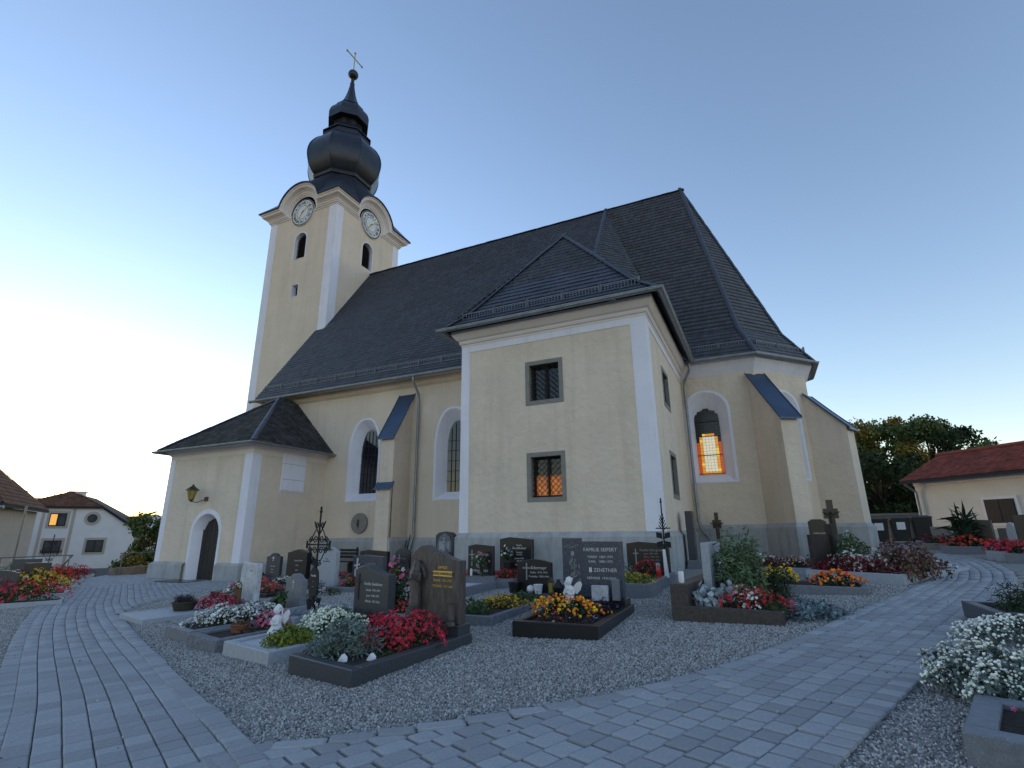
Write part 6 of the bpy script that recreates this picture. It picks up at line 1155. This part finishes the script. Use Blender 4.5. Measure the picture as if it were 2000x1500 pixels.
for k in range(3):
    p = gp(1722+k*34, 1062-k*1.0); x, y = p[0]+.15*k, p[1]; z = H(x, y); t = thing('wheelie_bin', ('black wheeled bin nearest the apse with white notice', 'second black wheeled bin with white notice', 'dark wheeled bin farthest from the apse')[k], 'bin', (x, y, z), 'bins behind the apse')
    MB().prism([(x-.29, y-.3, z+.08), (x+.29, y-.3, z+.08), (x+.29, y+.3, z+.08), (x-.29, y+.3, z+.08)], (0, 0, .02)).build('base', 'bin_black', t); q = MB(); A = [(x-.26, y-.26, z+.08), (x+.26, y-.26, z+.08), (x+.26, y+.26, z+.08), (x-.26, y+.26, z+.08)]; B = [(x-.32, y-.35, z+.98), (x+.32, y-.35, z+.98), (x+.32, y+.35, z+.98), (x-.32, y+.35, z+.98)]; q.loft(A, B); q.build('body', 'bin_black', t)
    q = MB(); q.prism([(x-.34, y-.38, z+.98), (x+.34, y-.38, z+.98), (x+.34, y+.4, z+1.05), (x-.34, y+.4, z+1.05)], (0, 0, .05)); q.build('lid', 'bin_black', t)
    for s_ in (-1, 1): q = MB(); q.tube([(x+s_*.28, y+.3, z+.1), (x+s_*.33, y+.3, z+.1)], .1, 12); q.build('wheel', 'bin_black', t)
    if k < 2: q = MB(); q.add([(x-.17, y-.335, z+.55), (x+.13, y-.335, z+.55), (x+.13, y-.352, z+.85), (x-.17, y-.352, z+.85)], [(0, 1, 2, 3)]); q.build('notice', 'pot_white', t)
t = thing('garden_wall', 'tan rendered wall behind the bins', 'wall', (6, 33, 1)); MB().box(2.0, 11.5, 32.4, 32.7, .6, 2.2).build('wall_body', 'stone_wall', t); MB().box(1.9, 11.6, 32.3, 32.8, 2.2, 2.32).build('coping', 'stone_frame', t)
# trees ----------------------------------------------------------------------------------------
mat('bark', (.05, .038, .028), .95, .3, 6, .8, 20, bdist=.02); mat('tree_leaf', (.10, .135, .04), .7, .2, .6, island=.5, spec=.3); mat('tree_sun_tint', (.20, .15, .025), .7, .2, .6, island=.5, spec=.3); mat('tree_dark', (.032, .05, .02), .8, .2, .6, island=.5, spec=.2)  # golden leaf colour stands in for low sun on the crowns
def tree(label, x, y, z, h, rx, crown, nl=9000, lm=('tree_leaf',), ls=.28, trunk=.25, low=.25, seed=1):
    rr = random.Random(seed); t = thing('tree', label, 'tree', (x, y, z)); m_ = MB(); m_.tube([(x, y, z-.3), (x+.1, y, z+h*.25), (x-.05, y+.1, z+h*.5)], [trunk, trunk*.8, trunk*.55], 8); blobs = []
    for k in range(crown):
        a = rr.uniform(0, 2*math.pi); q = rr.random()**.6; zz = z+h*rr.uniform(low+.12, .93); rad = rx*(1-.55*abs((zz-z)/h-.55)); b = np.array([x+rad*q*math.cos(a), y+rad*q*math.sin(a), zz]); blobs.append((b, rx*rr.uniform(.22, .38)))
        m_.tube([(x, y, z+h*rr.uniform(.2, .5)), (x*.5+b[0]*.5, y*.5+b[1]*.5, (z+h*.35)*.4+b[2]*.6), tuple(b)], [trunk*.35, trunk*.2, trunk*.06], 5)
    m_.build('trunk', 'bark', t); per = nl//len(blobs); mats = {k: [] for k in lm}
    for i, (b, r) in enumerate(blobs):
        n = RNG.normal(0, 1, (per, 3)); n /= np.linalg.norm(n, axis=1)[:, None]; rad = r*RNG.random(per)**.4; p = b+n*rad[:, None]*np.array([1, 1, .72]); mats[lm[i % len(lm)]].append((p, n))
    for k, L_ in mats.items():
        if L_: p = np.concatenate([q[0] for q in L_]); n = np.concatenate([q[1] for q in L_]); V, F = scatter(LEAF, p, n, ls*RNG.uniform(.5, 1.2, len(p)), jit=.9); npmesh('crown', V, F, k, t, 'stuff')
    return t
tree('tall leafy tree with golden lit top behind the apse', 7.4, 43, 1.2, 8.1, 2.7, 30, 12000, ('tree_leaf', 'tree_sun_tint', 'tree_leaf'), .26, .3, .2, 3)
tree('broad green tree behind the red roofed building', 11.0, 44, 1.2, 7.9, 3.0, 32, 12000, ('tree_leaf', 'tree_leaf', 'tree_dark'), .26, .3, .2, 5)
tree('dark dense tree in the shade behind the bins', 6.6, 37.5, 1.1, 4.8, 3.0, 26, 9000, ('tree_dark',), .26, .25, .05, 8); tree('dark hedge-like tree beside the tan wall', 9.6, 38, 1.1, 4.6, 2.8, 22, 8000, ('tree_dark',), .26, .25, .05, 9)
c, d = dirp(300, 38); tree('sunlit yellow-green tree left of the porch', c[0], c[1], -2.9, 6.2, 1.7, 26, 9000, ('tree_leaf', 'tree_sun_tint'), .2, .2, .15, 15)
# gravel stones close to the camera ---------------------------------------------------------------
def gravel():
    N = 1000000; X = RNG.uniform(-17, 7, N); Y = RNG.uniform(-1, 13.6, N)      # even cover over the whole front yard, in world metres
    q = .266+.034*X+.0197*Y+.1; Z = -.1+.5*(q+np.sqrt(q*q+.002))
    def inm(poly):
        c = np.zeros(len(X), bool); P = np.array(poly); j = len(P)-1
        for i in range(len(P)):
            k = ((P[i][1] > Y) != (P[j][1] > Y)) & (X < (P[j][0]-P[i][0])*(Y-P[i][1])/(P[j][1]-P[i][1]+1e-12)+P[i][0]); c ^= k; j = i
        return c
    onp = (inm(rpoly) | inm(lpoly)); stray = onp & (RNG.random(N) < .0015); Z = Z+np.where(stray, .03, 0)
    bad = (onp & ~stray)
    for g in KEEPOUT: bad |= inm(g)
    k = np.where(~bad)[0]
    V = np.stack([X[k], Y[k], Z[k]+.003], 1); me = bpy.data.meshes.new('gravel'); me.vertices.add(len(V)); me.vertices.foreach_set('co', V.astype(np.float32).ravel())
    at_ = me.attributes.new('sz', 'FLOAT', 'POINT'); at_.data.foreach_set('value', RNG.uniform(.005, .0115, len(V)).astype(np.float32))
    o = bpy.data.objects.new('gravel', me); COL.objects.link(o); tag(o, 'loose grey gravel covering the ground between graves and paths', 'gravel'); o['kind'] = 'stuff'; me.materials.append(M['pebble'])
    ng = bpy.data.node_groups.new('pebbles', 'GeometryNodeTree'); ng.interface.new_socket('Geometry', in_out='INPUT', socket_type='NodeSocketGeometry'); ng.interface.new_socket('Geometry', in_out='OUTPUT', socket_type='NodeSocketGeometry')
    n = ng.nodes; l = ng.links; gi = n.new('NodeGroupInput'); go = n.new('NodeGroupOutput'); ip = n.new('GeometryNodeInstanceOnPoints'); ic = n.new('GeometryNodeMeshIcoSphere'); ic.inputs['Radius'].default_value = 1; ic.inputs['Subdivisions'].default_value = 1
    sm = n.new('GeometryNodeSetMaterial'); sm.inputs['Material'].default_value = M['pebble']; rv = n.new('FunctionNodeRandomValue'); rv.data_type = 'FLOAT_VECTOR'; rv.inputs[0].default_value = (0, 0, 0); rv.inputs[1].default_value = (6.28, 6.28, 6.28)
    rs = n.new('FunctionNodeRandomValue'); rs.data_type = 'FLOAT_VECTOR'; rs.inputs[0].default_value = (.6, .6, .45); rs.inputs[1].default_value = (1.5, 1.2, .9); rs.inputs['Seed'].default_value = 5
    na = n.new('GeometryNodeInputNamedAttribute'); na.data_type = 'FLOAT'; na.inputs['Name'].default_value = 'sz'; vm = n.new('ShaderNodeVectorMath'); vm.operation = 'SCALE'
    l.new(gi.outputs[0], ip.inputs['Points']); l.new(ic.outputs[0], sm.inputs['Geometry']); l.new(sm.outputs[0], ip.inputs['Instance']); l.new(rv.outputs[0], ip.inputs['Rotation']); l.new(rs.outputs[0], vm.inputs[0]); l.new(na.outputs[0], vm.inputs['Scale']); l.new(vm.outputs[0], ip.inputs['Scale']); l.new(ip.outputs[0], go.inputs[0])
    md = o.modifiers.new('pebbles', 'NODES'); md.node_group = ng
gravel()
bpy.data.scenes.remove(TMP)
